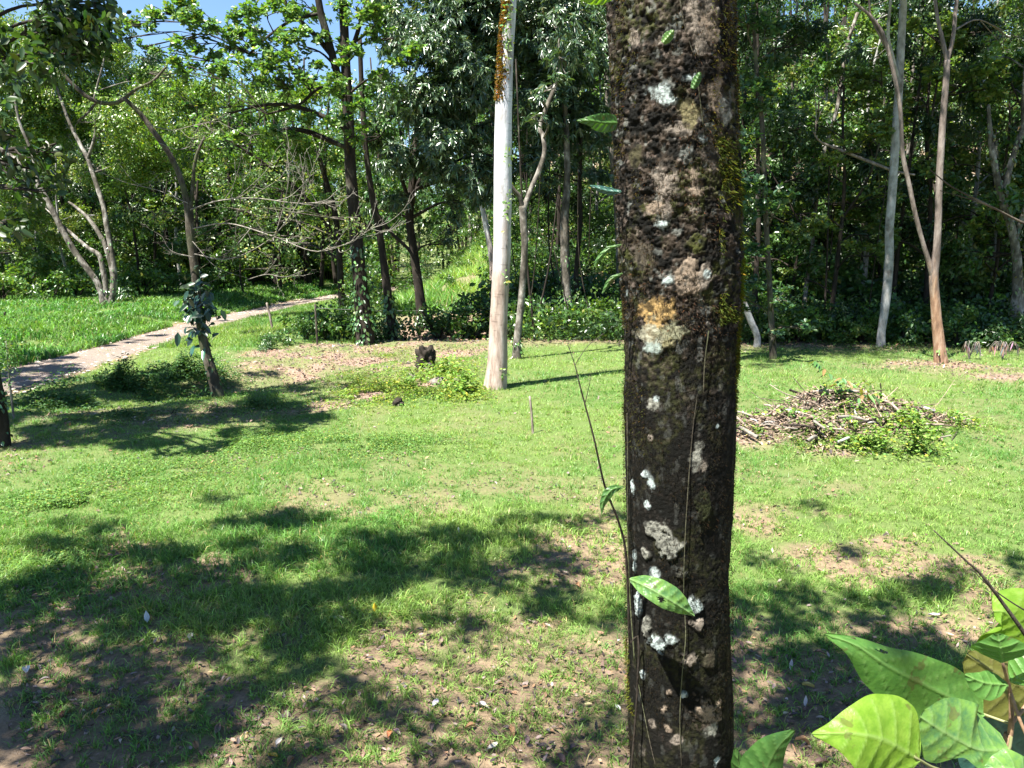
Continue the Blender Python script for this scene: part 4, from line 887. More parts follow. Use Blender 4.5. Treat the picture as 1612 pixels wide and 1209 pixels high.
# big dark trunk with rosettes of bright leaves
hero('dark_ivy_tree', 'big straight dark-trunked tree with ivy at its foot and rosettes of bright leaves', 'tree',
     [(25, 25, [(576, 540, 32), (572, 500, 26), (568, 460, 23), (563, 400, 21), (558, 340, 19), (552, 270, 18), (549, 200, 17), (546, 140, 16), (543, 70, 14), (540, 0, 13), (538, -90, 10)]),
      (25, 24.6, [(549, 170, 12), (535, 130, 12), (524, 90, 12), (513, 50, 12), (503, 10, 11), (495, -50, 9)]), (25, 24.5, [(526, 92, 8), (500, 60, 8), (475, 35, 7), (452, 10, 6), (440, -30, 5)]),
      (25, 24, [(552, 165, 7), (520, 142, 6), (500, 140, 5), (470, 165, 4), (420, 180, 3)]), (25, 24.4, [(500, 22, 5), (460, 32, 5), (425, 55, 4), (392, 85, 3)]), (25, 25.4, [(545, 100, 8), (560, 60, 7), (575, 10, 6), (590, -40, 5)])],
     'dark_bark', [BL(*b) for b in [(545, 70, 24, .7, .9), (590, 40, 24.6, .9, .8), (545, 150, 23.6, .9, .6), (500, 125, 23.5, 1.0, .5), (560, 215, 23.6, .7, .5), (430, 120, 23.6, 1.3, .55), (370, 100, 23.6, 1.2, .45), (300, 105, 24, 1.1, .35),
                     (470, 70, 24, 1.0, .6), (420, 20, 24, 1.2, .5), (330, 40, 24.5, 1.3, .5), (250, 20, 25, .9, .5), (460, 200, 24, 1.1, .6), (400, 210, 24.4, 1.0, .5), (520, 190, 24, .7, .6), (600, 120, 24.4, .8, .8), (350, 180, 25, 1.2, .5), (270, 60, 25, 1.0, .4), (200, 40, 25, .9, .5), (310, 75, 25, 1.0, .4), (350, 70, 24.5, .9, .4), (400, 45, 25, .9, .4), (240, 30, 25.5, .7, .3), (440, 105, 24.5, .9, .3), (160, 70, 25, .8, .4), (370, 20, 25, .9, .4), (280, 85, 25, .8, .3), (225, 75, 25.5, .7, .3), (335, 110, 25, .9, .3), (415, 80, 24.5, .8, .3), (455, 50, 24.5, .7, .35), (240, 120, 25.5, 1.0, .35), (380, 60, 24.4, 1.0, .35), (300, 10, 25, .9, .35), (430, 75, 24.4, .8, .3), (560, 10, 25, 1.2, .6), (520, 60, 24.6, .8, .5), (620, 60, 25.4, .9, .9), (480, 10, 25, 1.4, .5)]],
     'rosette', 22, seed=9, lsc=.85, ivy=(420, 0, 3.2, .15, (.055, .125, .035)))
hero('slim_dark_tree', 'slim dark trunk just right of the big ivy-footed tree', 'tree',
     [(27, 27, [(616, 505, 16), (611, 470, 13), (605, 420, 12), (598, 370, 11), (588, 320, 10), (580, 270, 9), (574, 215, 9), (570, 150, 8), (566, 60, 7)]), (27, 27, [(590, 330, 5), (615, 365, 5), (645, 395, 5), (660, 430, 4)])],
     'dark_bark', [BL(*b) for b in [(590, 210, 27, .9, .9), (575, 130, 27.4, .9, .9)]], 'big', 11, seed=10, ivy=(200, -.2, 1.6, .17, (.11, .19, .05)), amp=.12)

hero('bright_leaved_tree', 'spreading bright yellow-green tree behind the bare twigs, over the far end of the road', 'tree',
     [(33, 33, [(538, 470, 11), (536, 440, 10), (534, 400, 9), (528, 340, 9), (515, 290, 8), (500, 240, 7), (480, 180, 6)]), (33, 31, [(532, 380, 6), (480, 310, 5), (420, 260, 4), (360, 220, 3)])],
     'dark_bark', [BL(*b) for b in [(500, 150, 31, 1.6, .9), (430, 170, 31, 1.7, .8), (360, 150, 31, 1.7, .7), (290, 160, 32, 1.5, .6), (460, 230, 31, 1.8, .8), (380, 230, 31, 1.7, .8), (310, 240, 32, 1.4, .8), (520, 250, 32, 1.3, .9), (430, 300, 32, 1.3, .7), (350, 300, 33, 1.3, .6), (500, 320, 33, 1.1, .6), (400, 360, 34, 1.0, .5), (450, 390, 34, 1.0, .5)]],
     'big', 14, col=(.10, .18, .035), seed=31)
# the big long-leaved tree
hero('long_leaved_tree', 'large dense dark green tree of narrow drooping leaves behind the white trunk', 'tree',
     [(29.5, 29.5, [(664, 495, 17), (660, 460, 15), (656, 430, 14), (650, 385, 13), (645, 345, 13), (650, 280, 12), (660, 200, 12), (690, 110, 10), (720, 20, 8)]), (29.5, 30, [(650, 300, 9), (700, 230, 8), (760, 150, 7), (850, 90, 6)]), (29.5, 28.5, [(648, 330, 7), (625, 260, 6), (600, 200, 5)])],
     'dark_bark', [BL(*b) for b in [(690, 60, 28.5, 2.2, 1.9), (760, 140, 28.5, 2.0, 1.8), (650, 150, 27.8, 1.6, 1.5), (700, 240, 28, 1.9, 1.3), (620, 240, 27.8, 1.3, 1.1), (760, 280, 28, 1.4, .9), (640, 310, 28.2, 1.1, .6), (720, 320, 28, .9, .5), (870, 70, 29.5, 2.4, 1.9), (900, 190, 29.5, 1.9, 1.6),
                     (850, 160, 28.7, 1.5, 1.3), (860, 260, 29.5, 1.3, .8), (940, 60, 30.5, 2.0, 1.8), (640, 40, 29.5, 1.6, 1.4), (780, -40, 29, 3.2, 1.6), (760, 30, 28.4, 1.7, 1.5), (590, 330, 29, .7, .4), (690, 160, 27.6, 1.3, 1.2), (930, 290, 30.5, .9, .7), (700, 385, 29.5, .5, .7)]],
     'mango', 26, seed=12, lsc=1.1, ivy=(150, -.2, 1.0, .16, (.06, .12, .03)))
# pale forked tree right of the white trunk
hero('pale_forked_tree', 'thin pale forked tree just right of the white trunk', 'tree',
     [(21.5, 21.5, [(813, 562, 15), (815, 530, 12), (820, 480, 11), (824, 430, 11), (826, 385, 11), (824, 350, 11), (822, 325, 12)]), (21.5, 21.3, [(822, 328, 8), (818, 310, 7), (810, 300, 6), (800, 285, 5)]),
      (21.5, 22.5, [(824, 330, 9), (835, 300, 8), (848, 270, 8), (857, 240, 7), (855, 215, 7), (850, 200, 6), (862, 165, 7), (872, 140, 6), (882, 110, 5), (880, 60, 5)])],
     'pale_bark', [BL(*b) for b in [(880, 90, 21.5, .8, .7), (845, 190, 21, .5, .4), (870, 140, 21.2, .6, .5), (880, 30, 21.5, .8, .6)]], 'mango', 16, seed=13, ivy=(80, 0, .6, .09, (.06, .12, .03)), amp=.1)
hero('stout_brown_tree', 'brown streaked trunk with peeling pale bark between white trunk and mossy trunk', 'tree',
     [(29, 29, [(896, 492, 12), (893, 460, 13), (890, 420, 14), (889, 380, 15), (889, 340, 14), (892, 300, 11), (893, 250, 10), (890, 180, 9), (884, 90, 8)])], 'pale_bark', [BL(880, 130, 30, 1.0, 1.0)], 'dark', 10, seed=14, amp=.16, ivy=(60, -.5, 3, .12, (.06, .13, .04)))
hero('thin_brown_tree', 'thin brown trunk close right of the stout streaked one', 'tree',
     [(30, 30, [(908, 470, 8), (907, 430, 8), (911, 380, 7), (914, 340, 7), (913, 290, 6), (915, 200, 6)])], 'dark_bark', [BL(915, 200, 31, .8, .8)], 'dark', 10, seed=15, ivy=(60, -.5, 2, .12, (.10, .18, .05)))
hero('spotted_white_tree', 'slender white-spotted trunk peeping out left of the mossy trunk', 'tree',
     [(33, 33, [(975, 500, 11), (975, 420, 10), (972, 340, 10), (966, 270, 9), (960, 210, 8), (955, 120, 8), (950, 0, 7)])], 'pale_bark', [BL(950, 60, 34, 1.4, 1.2)], 'dark', 10, seed=16)
hero('leaning_twin_tree', 'white slanting bole half hidden behind the white-barked trunk', 'tree',
     [(33, 33, [(775, 420, 9), (768, 370, 9), (760, 330, 8), (752, 290, 7), (745, 240, 6)])], 'white_bark', [BL(745, 230, 34, .9, .8)], 'dark', 10, seed=17)

# ---- right-hand side
hero('glossy_shrub_tree', 'bushy dark green tree with leaf rosettes right beside the mossy trunk', 'tree',
     [(21.5, 21.5, [(1217, 560, 12), (1214, 500, 9), (1211, 440, 8), (1207, 370, 8), (1204, 300, 7), (1200, 200, 7), (1190, 100, 6), (1185, 0, 5)])],
     'mossy_twig_bark', [BL(*b) for b in [(1180, 40, 21, .9, 1.2), (1200, 150, 21, .8, 1.2), (1190, 260, 20.8, .9, 1.0), (1215, 340, 21, .8, .9), (1190, 420, 21, .8, .8), (1225, 470, 20.9, .6, .5), (1180, 480, 21.4, .7, .6), (1215, 60, 22, .8, 1.2), (1265, 515, 20.8, .35, .18), (1215, 525, 20.8, .4, .3)]],
     'rosette', 22, col=(.045, .098, .050), seed=18, lsc=.85)
hero('leaning_mossy_stem', 'short dark stem leaning behind the right edge of the mossy trunk', 'tree',
     [(24, 24, [(1192, 530, 10), (1182, 505, 10), (1172, 480, 10), (1162, 455, 9), (1150, 420, 8)])], 'grey_bark', [BL(1150, 380, 24.5, .8, .8)], 'dark', 12, seed=19)
hero('grey_twin_tree', 'tall smooth grey-white trunk at the edge of the dark wood', 'tree',
     [(24, 24, [(1386, 552, 16), (1388, 520, 12), (1394, 480, 13), (1398, 440, 13), (1400, 400, 13), (1400, 360, 13), (1404, 310, 13), (1408, 250, 13), (1411, 200, 13), (1415, 140, 12), (1418, 80, 12), (1422, 0, 11), (1426, -120, 9)]),
      (24.2, 24.2, [(1384, 550, 10), (1388, 500, 7), (1393, 450, 7), (1396, 410, 7), (1402, 380, 6)]), (24, 23.5, [(1416, 130, 6), (1405, 90, 6), (1398, 55, 5), (1402, 0, 4)])],
     'grey_bark', [BL(*b) for b in [(1420, -130, 24.5, 2.6, 1.2), (1330, -80, 25, 2.2, 1.0), (1500, -110, 25, 2.2, 1.1), (1150, -330, 20, 3, 1.2), (1290, -340, 21, 3, 1.2), (1430, -340, 21, 3, 1.2), (1570, -330, 21, 3, 1.2), (1020, -360, 21, 2.5, 1.0), (1700, -340, 22, 3, 1.2), (1250, -230, 24, 2.6, 1.2), (1600, -230, 24, 2.6, 1.2), (1350, -230, 23, 2.4, 1), (1480, -240, 23, 2.4, 1)]], 'round', 26, seed=20, amp=.03)  # high unseen clusters beyond its own crown, added to shade the wood behind
hero('red_forked_tree', 'forked tree with orange-brown peeling bark at the lawn edge on the right', 'tree',
     [(20.9, 20.9, [(1481, 574, 22.4), (1479, 545, 18.1), (1475, 510, 15.5), (1472, 470, 13.8), (1470, 435, 13.8), (1474, 400, 11.2), (1477, 350, 10.3), (1478, 300, 10.3), (1481, 240, 10.3), (1485, 180, 9.5), (1489, 130, 9.5), (1491, 95, 9.5)]),
      (20.9, 20.7, [(1470, 440, 10.3), (1462, 412, 7.7), (1452, 380, 6.9), (1444, 350, 6.9), (1438, 325, 6.9), (1432, 295, 6.9), (1424, 260, 6.9), (1420, 230, 6.0), (1418, 180, 6.0), (1412, 140, 6.0), (1402, 95, 6.0), (1390, 55, 6.0), (1370, 25, 5.2), (1345, 5, 4.3)]),
      (20.9, 21, [(1491, 97, 6.9), (1483, 60, 6.0), (1476, 30, 5.2), (1470, -20, 5.2), (1466, -100, 4.3)]), (20.9, 21, [(1491, 97, 6.9), (1500, 60, 6.0), (1504, 20, 6.0), (1510, -40, 5.2), (1515, -120, 4.3)]), (20.8, 20.6, [(1398, 80, 4.3), (1372, 30, 3.4), (1368, 0, 3.4), (1360, -40, 2.6)])],
     'red_bark', [BL(*b) for b in [(1470, -130, 21, 1.8, .9), (1560, -90, 21.5, 1.6, .8), (1370, -90, 21, 1.5, .7), (1590, 60, 23, .8, .5)]], 'round', 12, seed=21, ivy=(30, -.1, .4, .1, (.10, .2, .04)))
hero('vine_draped_tree', 'crooked forked tree hung with mossy vines at the right edge', 'tree',
     [(25, 25, [(1600, 500, 20), (1602, 450, 15), (1600, 400, 13), (1590, 350, 12), (1577, 315, 12), (1570, 280, 10), (1562, 240, 9), (1558, 200, 7), (1556, 165, 5)]), (25, 25, [(1580, 320, 9), (1588, 270, 9), (1600, 230, 8), (1611, 200, 8), (1612, 150, 7), (1618, 60, 6)]), (25, 25, [(1596, 380, 9), (1610, 340, 8), (1622, 300, 8)])],
     'pale_bark', [BL(*b) for b in [(1560, 90, 26, 1.1, .8), (1600, 20, 26, 1.4, .9), (1600, 150, 27, .9, .9)]], 'round', 12, seed=22, ivy=(260, 1, 7, .13, (.10, .13, .03)))
hero('leaning_thin_tree', 'thin pale trunk leaning right in the gloom between grey trunk and rosette tree', 'tree',
     [(28, 28, [(1268, 462, 7), (1272, 430, 7), (1278, 390, 6), (1283, 340, 6), (1290, 270, 6), (1303, 220, 6), (1318, 170, 6), (1325, 120, 6), (1334, 70, 6), (1350, 20, 5)])], 'pale_bark', [BL(1340, 40, 28, 1.3, 1.0)], 'round', 12, seed=23)
hero('thin_leaning_bole', 'thin grey bole leaning left of the vine-draped tree', 'tree',
     [(30, 30, [(1558, 480, 9), (1562, 450, 8), (1566, 410, 7), (1570, 350, 6), (1572, 300, 5), (1566, 200, 5)])], 'grey_bark', [BL(1565, 200, 31, .8, .9)], 'dark', 12, seed=24)
# dead branch with air plants hanging among the right-hand leaves
root = empty('dead_branch', tuple(P(1340, 245, 25)), 'dead horizontal branch with air plants caught left of the grey trunk', 'branch')
mb = MB()
tube(mb, [P(*q) for q in [(1279, 205, 25), (1290, 222, 25), (1312, 232, 25), (1345, 245, 25), (1378, 258, 24.6), (1410, 270, 24.3), (1440, 275, 24)]], [.02, .03, .045, .05, .05, .04, .03], 8, 5, .1)
tube(mb, [P(*q) for q in [(1283, 215, 25), (1285, 180, 25), (1282, 140, 25)]], [.02, .018, .01], 6, 4); tube(mb, [P(*q) for q in [(1285, 195, 25), (1295, 170, 25), (1310, 150, 25)]], [.015, .012, .008], 6, 4)
mb.build('limb', M['wood'], root)
rng = np.random.default_rng(3)
for px, py in [(1328, 229), (1375, 255), (1395, 262), (1345, 240)]:
    me = MB(); n = 26; d = unit(rnd_unit(rng, n)*[1, 1, .6]+[[0, 0, .7]]); leaf_blades(me, np.tile(P(px, py, 24.9), (n, 1)), d, rnd_unit(rng, n), .35, .035, .5, leafcols(rng, n, (.10, .16, .04), .3)); me.build('air_plant', M['leaf'], root)

# tree at the left edge of the lawn, its crown spread over the corner of the picture
def left_extra(root, mt, ml, sp, rng):
    SH2 = [(px_+rng.uniform(-25, 25), py_+rng.uniform(-4, 4), rng.uniform(.55, .95)) for py_ in (583, 596, 610, 624, 640, 656, 674, 692) for px_ in range(-90, 500, 62)
           if (py_ > 600 or px_ < 330) and not (py_ > 665 and px_ > 250) and not (px_ > 430 and py_ > 660) and not (100 < px_ < 330 and py_ < 590)] + [(110, 562, .7), (60, 568, .8), (20, 585, .8), (160, 545, .5), (250, 530, .5), (210, 538, .5), (300, 516, .4), (350, 506, .4), (80, 580, .6), (10, 600, .6), (40, 572, .6), (420, 590, .5), (470, 608, .6), (500, 625, .5)]
    bl = []
    for px, py, r_ in SH2:
        gp = G(px, py); h = max(7.4, 3.3+.31*gp[1]+1.0)+rng.uniform(0, .8); c = gp+np.array(TO_SUN)*(h/TO_SUN.z); bl.append((c, (r_*1.1, r_*1.1, r_*.5)))
    crown(ml, mt, rng, sp, bl, 'round', 70, (.04, .085, .025), 1.25, twr=.003, lr_=.35)
    vis = [BL(*b) for b in [(40, 40, 11.5, .95, .5), (110, 30, 11.5, .7, .45), (30, 95, 11.2, .7, .35), (150, 10, 12, .6, .4), (90, 85, 11.4, .5, .25), (25, 260, 10.5, .45, .25), (60, 300, 10.6, .3, .15), (5, 200, 10.4, .4, .3), (70, 240, 10.8, .25, .15), (10, 350, 10.4, .25, .12)]]
    crown(ml, mt, rng, sp, vis, 'big', 46, (.030, .062, .020), .95)
hero('overhanging_tree', 'ivy-clad tree at the left edge, its dark leaves hanging into the top left corner', 'tree',
     [(12, 12, [(4, 705, 26), (-2, 650, 24), (-10, 600, 22), (-25, 520, 20), (-50, 400, 18), (-60, 250, 16), (-50, 100, 14), (-30, -50, 12), (0, -200, 9)])], 'dark_bark', (), seed=25, extra=left_extra, ivy=(110, 0, 1.8, .085, (.07, .15, .05)))
root = empty('young_tree', tuple(G(18, 625)), 'spindly young tree with sparse leaves at the left edge beside the road', 'tree')
mb = MB(); g0 = G(22, 660); tube(mb, [g0, P(15, 600, g0[1]), P(12, 570, g0[1]), P(10, 540, g0[1])], [.022, .018, .012, .006], 6, 4); mb.build('trunk', M['twig'], root)
ml = MB(); rng = np.random.default_rng(8); n = 420; c = np.array([P(x, y, g0[1]+d_) for x, y, d_ in zip(rng.normal(12, 10, n), rng.normal(560, 22, n), rng.normal(0, .2, n))])
leaf_blades(ml, c, rnd_unit(rng, n)*[1, 1, .5], rnd_unit(rng, n)*[.5, .5, 1], .06, .03, .3, leafcols(rng, n, (.09, .17, .05), .3)); ml.build('crown', M['leaf'], root)

# ================================================================== THE WOOD BEHIND
def proto_tree(seed, h, cr, z0, nb, sty, dens, bark, lsc, col=None, tr=.11, lean=.3):
    rng = np.random.default_rng(seed); root = empty('forest_tree', (0, 0, 0), None, 'tree')
    mt, ml = MB(), MB(); n = 7; z = np.linspace(-.3, h*.92, n); xy = np.cumsum(rng.normal(0, lean*.35, (n, 2)), 0); xy -= xy[0]
    pp = np.column_stack([xy, z]); rr = np.linspace(tr, tr*.35, n); sp = tube(mt, pp, rr, 9, 5, .08, seed)
    if rng.random() < .6:
        k = 3; e = pp[k]+np.array([rng.normal(0, 1.2), rng.normal(0, 1.2), h*.4]); q = tube(mt, [pp[k], (pp[k]*.6+e*.4)+rng.normal(0, .2, 3), e], [rr[k]*.8, rr[k]*.6, rr[k]*.35], 7, 5)
        sp = (np.vstack([sp[0], q[0]]), np.concatenate([sp[1], q[1]]))
    bl = []
    for i in range(nb):
        zz = z0+(h-z0)*(i+.5)/nb+rng.normal(0, .3); a = i*2.4+rng.uniform(-.4, .4); f = cr*rng.uniform(.35, .75)*(1 if i < nb-1 else .2); m = np.interp(zz, z, xy[:, 0]), np.interp(zz, z, xy[:, 1])
        r_ = cr*rng.uniform(.38, .6); bl.append((np.array([m[0]+math.cos(a)*f, m[1]+math.sin(a)*f, zz]), (r_, r_, r_*.62)))
    crown(ml, mt, rng, sp, bl, sty, dens, col, lsc, twr=.02)
    mt.build('trunk', M[bark], root); ml.build('crown', M['leaf'], root)
    return root
PT = [proto_tree(201, 12.5, 3.0, 4.0, 10, 'round', 11, 'grey_bark', 1.15, (.075, .125, .045)), proto_tree(202, 14.5, 3.2, 5.0, 11, 'dark', 11, 'pale_bark', 1.3, (.030, .066, .022)),
      proto_tree(203, 10.5, 2.8, 2.6, 9, 'small', 11, 'grey_bark', 1.5, (.14, .205, .055), .09), proto_tree(204, 9.0, 2.7, 1.6, 10, 'big', 8, 'dark_bark', 1.2, (.055, .115, .03), .08),
      proto_tree(205, 13.5, 3.0, 3.2, 11, 'dark', 11, 'dark_bark', 1.3), proto_tree(207, 11.5, 3.0, 2.2, 11, 'rosette', 7, 'dark_bark', 1.1, (.11, .175, .05)), proto_tree(208, 12.0, 3.0, 2.5, 11, 'mango', 6, 'grey_bark', 1.3, (.06, .11, .055)), proto_tree(206, 16.0, 3.4, 6.5, 10, 'round', 4.6, 'pale_bark', 1.6, (.06, .12, .03), .13)]
def proto_bush(seed, sty, lsc, col, nb=5, w_=1.1, h_=.9, dens=22):
    rng = np.random.default_rng(seed); root = empty('bush', (0, 0, 0), None, 'bush'); mt, ml = MB(), MB(); bl = []
    for i in range(nb):
        a = i*2.4; f = w_*rng.uniform(.1, .7); bl.append((np.array([math.cos(a)*f, math.sin(a)*f, h_*rng.uniform(.3, .9)]), (w_*.5, w_*.5, h_*.42)))
        tube(mt, [(0, 0, -.1), bl[-1][0]*[.4, .4, .6], bl[-1][0]], [.03, .02, .01], 6, 3)
    crown(ml, mt, rng, None, bl, sty, dens, col, lsc, limb=False); mt.build('stem', M['dark_bark'], root); ml.build('foliage', M['leaf'], root); return root
PB = [proto_bush(301, 'big', .9, (.055, .12, .03)), proto_bush(302, 'small', 1.5, (.085, .16, .035), 6, 1.2, 1.0), proto_bush(303, 'dark', 1.1, (.045, .10, .03), 6, 1.1, .8), proto_bush(304, 'round', 1.1, (.075, .15, .035), 5, 1.0, 1.3)]
rng = np.random.default_rng(77)
ORD = 'first second third fourth fifth sixth seventh eighth ninth tenth eleventh twelfth thirteenth fourteenth fifteenth sixteenth seventeenth eighteenth nineteenth twentieth'.split()
def ordinal(i): return ORD[i] if i < 20 else ('twenty-'+ORD[i-20] if i < 29 else 'thirtieth' if i == 29 else 'thirty-'+ORD[i-30] if i < 39 else 'fortieth')
used = set()
def plant(protos, items, name, lab, group):
    """items: (px, D, kind, scale); labelled by their order from the left"""
    items = sorted(items, key=lambda t: t[0])
    for i, (px, D, k, s) in enumerate(items):
        x = (px-806)/FPX*(D/CP)*1.0; z = float(H(x, D)); src = protos[k]; ss = (s*rng.uniform(.9, 1.1), s*rng.uniform(.9, 1.1), s)
        l = lab.format(kind=KN[name][k], n=ordinal(i))
        if (name, k) not in used:
            used.add((name, k)); o = src; o.location = (x, D, z-.05); o.rotation_euler = (0, 0, rng.uniform(0, 6.28)); o.scale = ss; o['label'] = l; o['group'] = group
        else: dup(src, (x, D, z-.05), rng.uniform(0, 6.28), ss, l, group)
KN = {'tree': ['round-crowned', 'tall dark-leaved', 'fine-leaved', 'low bushy', 'dense dark', 'rosette-leaved', 'narrow-leaved', 'tall pale-stemmed'], 'bush': ['broad-leaved', 'pale feathery', 'dark leafy', 'upright leafy']}
plant(PT, [(1185, 27, 4, .95), (1250, 29, 3, 1.0), (1300, 26.5, 5, .8), (1340, 30, 6, 1.0), (1385, 28, 4, .9), (1440, 27.5, 5, .95), (1500, 29, 0, .95), (1545, 27, 3, 1.0), (1600, 29, 5, .9), (1640, 26, 3, 1.1), (1670, 30, 1, 1)], 'tree', '{kind} tree in the front row of the dark right-hand wood, {n} from left', 'trees in the front row of the right-hand wood')
plant(PT, [(1195, 31, 5, .8), (1290, 31.5, 3, .9), (1360, 32, 3, .8), (1450, 32, 5, .9), (1510, 32, 3, .8), (1570, 31.5, 3, .9), (1620, 32, 5, .9), (1170, 34, 6, 1.0), (1220, 37, 7, 1.0), (1275, 34, 2, 1.1), (1330, 37, 4, 1.1), (1390, 35, 7, 1), (1420, 39, 5, 1.1), (1475, 35, 6, 1.0), (1530, 37, 4, 1), (1580, 34, 7, 1), (1630, 38, 6, 1.1), (1690, 35, 0, 1)], 'tree', '{kind} tree deeper in the dark right-hand wood, {n} from left', 'trees deeper in the right-hand wood')
plant(PT, [(560, 58, 2, .9), (610, 54, 7, .9), (655, 59, 1, 1.0), (700, 62, 5, 1.0), (745, 56, 7, .95), (790, 39, 4, .9), (830, 43, 1, 1), (870, 38, 4, .95), (905, 44, 7, 1), (940, 40, 2, 1.1), (985, 37, 6, 1.0), (1030, 42, 4, 1), (1090, 38, 7, 1), (1140, 33, 4, 1)], 'tree', '{kind} tree on the slope behind the white trunk, {n} from left', 'trees on the slope in the middle')
plant(PT, [(395, 43, 3, .8), (452, 48, 5, .85), (150, 60, 4, 1.3), (230, 58, 1, 1.2), (75, 62, 0, 1.3), (-60, 44, 4, .9), (-10, 40, 5, 1), (40, 46, 6, 1.1), (85, 50, 0, 1), (130, 44, 2, .95), (180, 49, 4, .95), (225, 43, 3, 1.1), (262, 47, 5, .9), (300, 50, 6, 1.15), (345, 56, 3, 1.4), (395, 60, 5, 1.15), (440, 57, 3, 1.4), (480, 62, 2, 1.0), (520, 66, 5, .95), (30, 56, 6, 1), (-40, 60, 7, 1), (330, 45, 5, 1.0), (410, 50, 3, 1.15)], 'tree', '{kind} tree in the wood beyond the dirt road, {n} from left', 'trees beyond the dirt road')
bs = []
for px, D, k, s in [(20, 38, 1, 1.5), (60, 40, 3, 1.5), (100, 38.5, 0, 1.3), (135, 40, 1, 1.4), (200, 39, 2, 1.3), (235, 41, 1, 1.5), (275, 42, 3, 1.3), (320, 43, 0, 1.5), (360, 46, 2, 1.6), (400, 50, 1, 1.7), (440, 52, 3, 1.8), (480, 56, 0, 1.7), (525, 58, 1, 1.8), (-20, 37, 0, 1.5), (40, 48, 2, 2.5), (110, 47, 0, 2.6), (180, 50, 3, 2.6), (240, 49, 2, 2.5), (300, 52, 1, 2.4), (350, 53, 2, 2.6), (90, 42, 2, 1.6), (170, 43, 1, 1.6), (-30, 45, 2, 2.5), (420, 58, 2, 2.6), (500, 62, 0, 2.8), (560, 58, 1, 2.5), (590, 50, 3, 2.2)]: bs.append((px, D, k, s))
plant(PB, bs, 'bush', '{kind} bush at the foot of the wood beyond the dirt road, {n} from left', 'bushes beyond the dirt road')
plant(PB, [(425, 23.6, 2, .55), (455, 24.6, 0, .6), (485, 26, 2, 1.0), (515, 26.4, 0, 1.15), (545, 26.6, 2, 1.3), (600, 27, 2, 1.0), (638, 27.6, 0, 1.05), (690, 28.4, 2, 1.3), (730, 28.6, 0, 1.4), (765, 29, 2, 1.5), (815, 28.5, 0, 1.5), (850, 28.6, 2, 1.6), (925, 28.4, 1, 1.2), (955, 28, 0, 1.1), (980, 28, 2, 1.4), (870, 31, 2, 2.2), (940, 31.5, 2, 2.0), (800, 31, 0, 2.0)], 'bush', '{kind} bush in the shade behind the lawn, left of mossy trunk, {n} from left', 'bushes behind the middle of the lawn')
plant(PB, [(1175, 25, 2, .8), (1250, 25, 1, .8), (1290, 25.6, 3, .6), (1320, 25, 1, .75), (1350, 24.8, 1, .7), (1375, 25.4, 0, .8), (1412, 24.6, 0, 1), (1440, 25.2, 2, .95), (1500, 24, 3, .9), (1530, 24.4, 2, 1.1), (1560, 23.6, 0, .9), (1590, 24, 2, 1.1), (1625, 23.5, 0, 1), (1200, 29, 2, 2.2), (1260, 30, 0, 2.2), (1330, 29, 2, 2.4), (1420, 29.5, 2, 2.3), (1490, 29, 0, 2.2), (1545, 30, 2, 2.6), (1600, 29, 0, 2.2)], 'bush', '{kind} bush along the edge of the right-hand wood, {n} from left', 'bushes along the right-hand wood')
plant(PB, [(600, 40, 1, .8), (645, 44, 0, .9), (712, 37, 2, .7), (735, 41, 1, .7), (775, 37, 3, .8), (925, 37, 3, 1.1), (955, 39, 1, 1.1), (860, 36, 2, 1.2)], 'bush', '{kind} bush on the grassy bank behind the white trunk, {n} from left', 'bushes on the bank')

# far wooded hillside: one uncountable mass
ml = MB(); mt = MB(); rng = np.random.default_rng(401)
for i in range(950):
    px = rng.uniform(-120, 1740); D = rng.uniform(50, 100); x = (px-806)/FPX*D/CP; z = float(H(x, D))
    top = np.interp(px, [-120, 100, 160, 300, 460, 540, 640, 1740], [17, 16.5, 13.5, 12.3, 12.8, 17.5, 20, 21])        # height of the skyline in degrees
    hmax = CAM_H+math.tan(R(top))*D-z; h = min(rng.uniform(7, 17), hmax-1.5)
    if h < 2: continue
    c = np.array([x, D, z+h*rng.uniform(.35, 1.0)]); rad = rng.uniform(1.8, 3.2)
    n = 52; lob = rnd_unit(rng, 7)*rad*.8; Pn = c+lob[rng.integers(0, 7, n)]+rng.normal(0, .35, (n, 3))*rad*[.8, .8, .5]
    tufts(ml, rng, Pn, unit(Pn-c), 'big', [(.06, .125, .03), (.09, .16, .04), (.045, .10, .03)][i % 3], 1.75, True)
    if i % 2 == 0: tube(mt, [(x, D, z-.3), (x+rng.normal(0, .4), D, z+h*.5), (x+rng.normal(0, .6), D, z+h)], [.16, .12, .06], 6, 3)
far = ml.build('distant_wood', M['leaf'], smooth=False); tag(far, 'far-off green wood covering the hillside behind all the nearer trees', 'wood', kind='stuff')
ft = mt.build('distant_thicket', M['dark_bark']); tag(ft, 'dark thin stems crowded far back in the wood', 'thicket', kind='stuff')
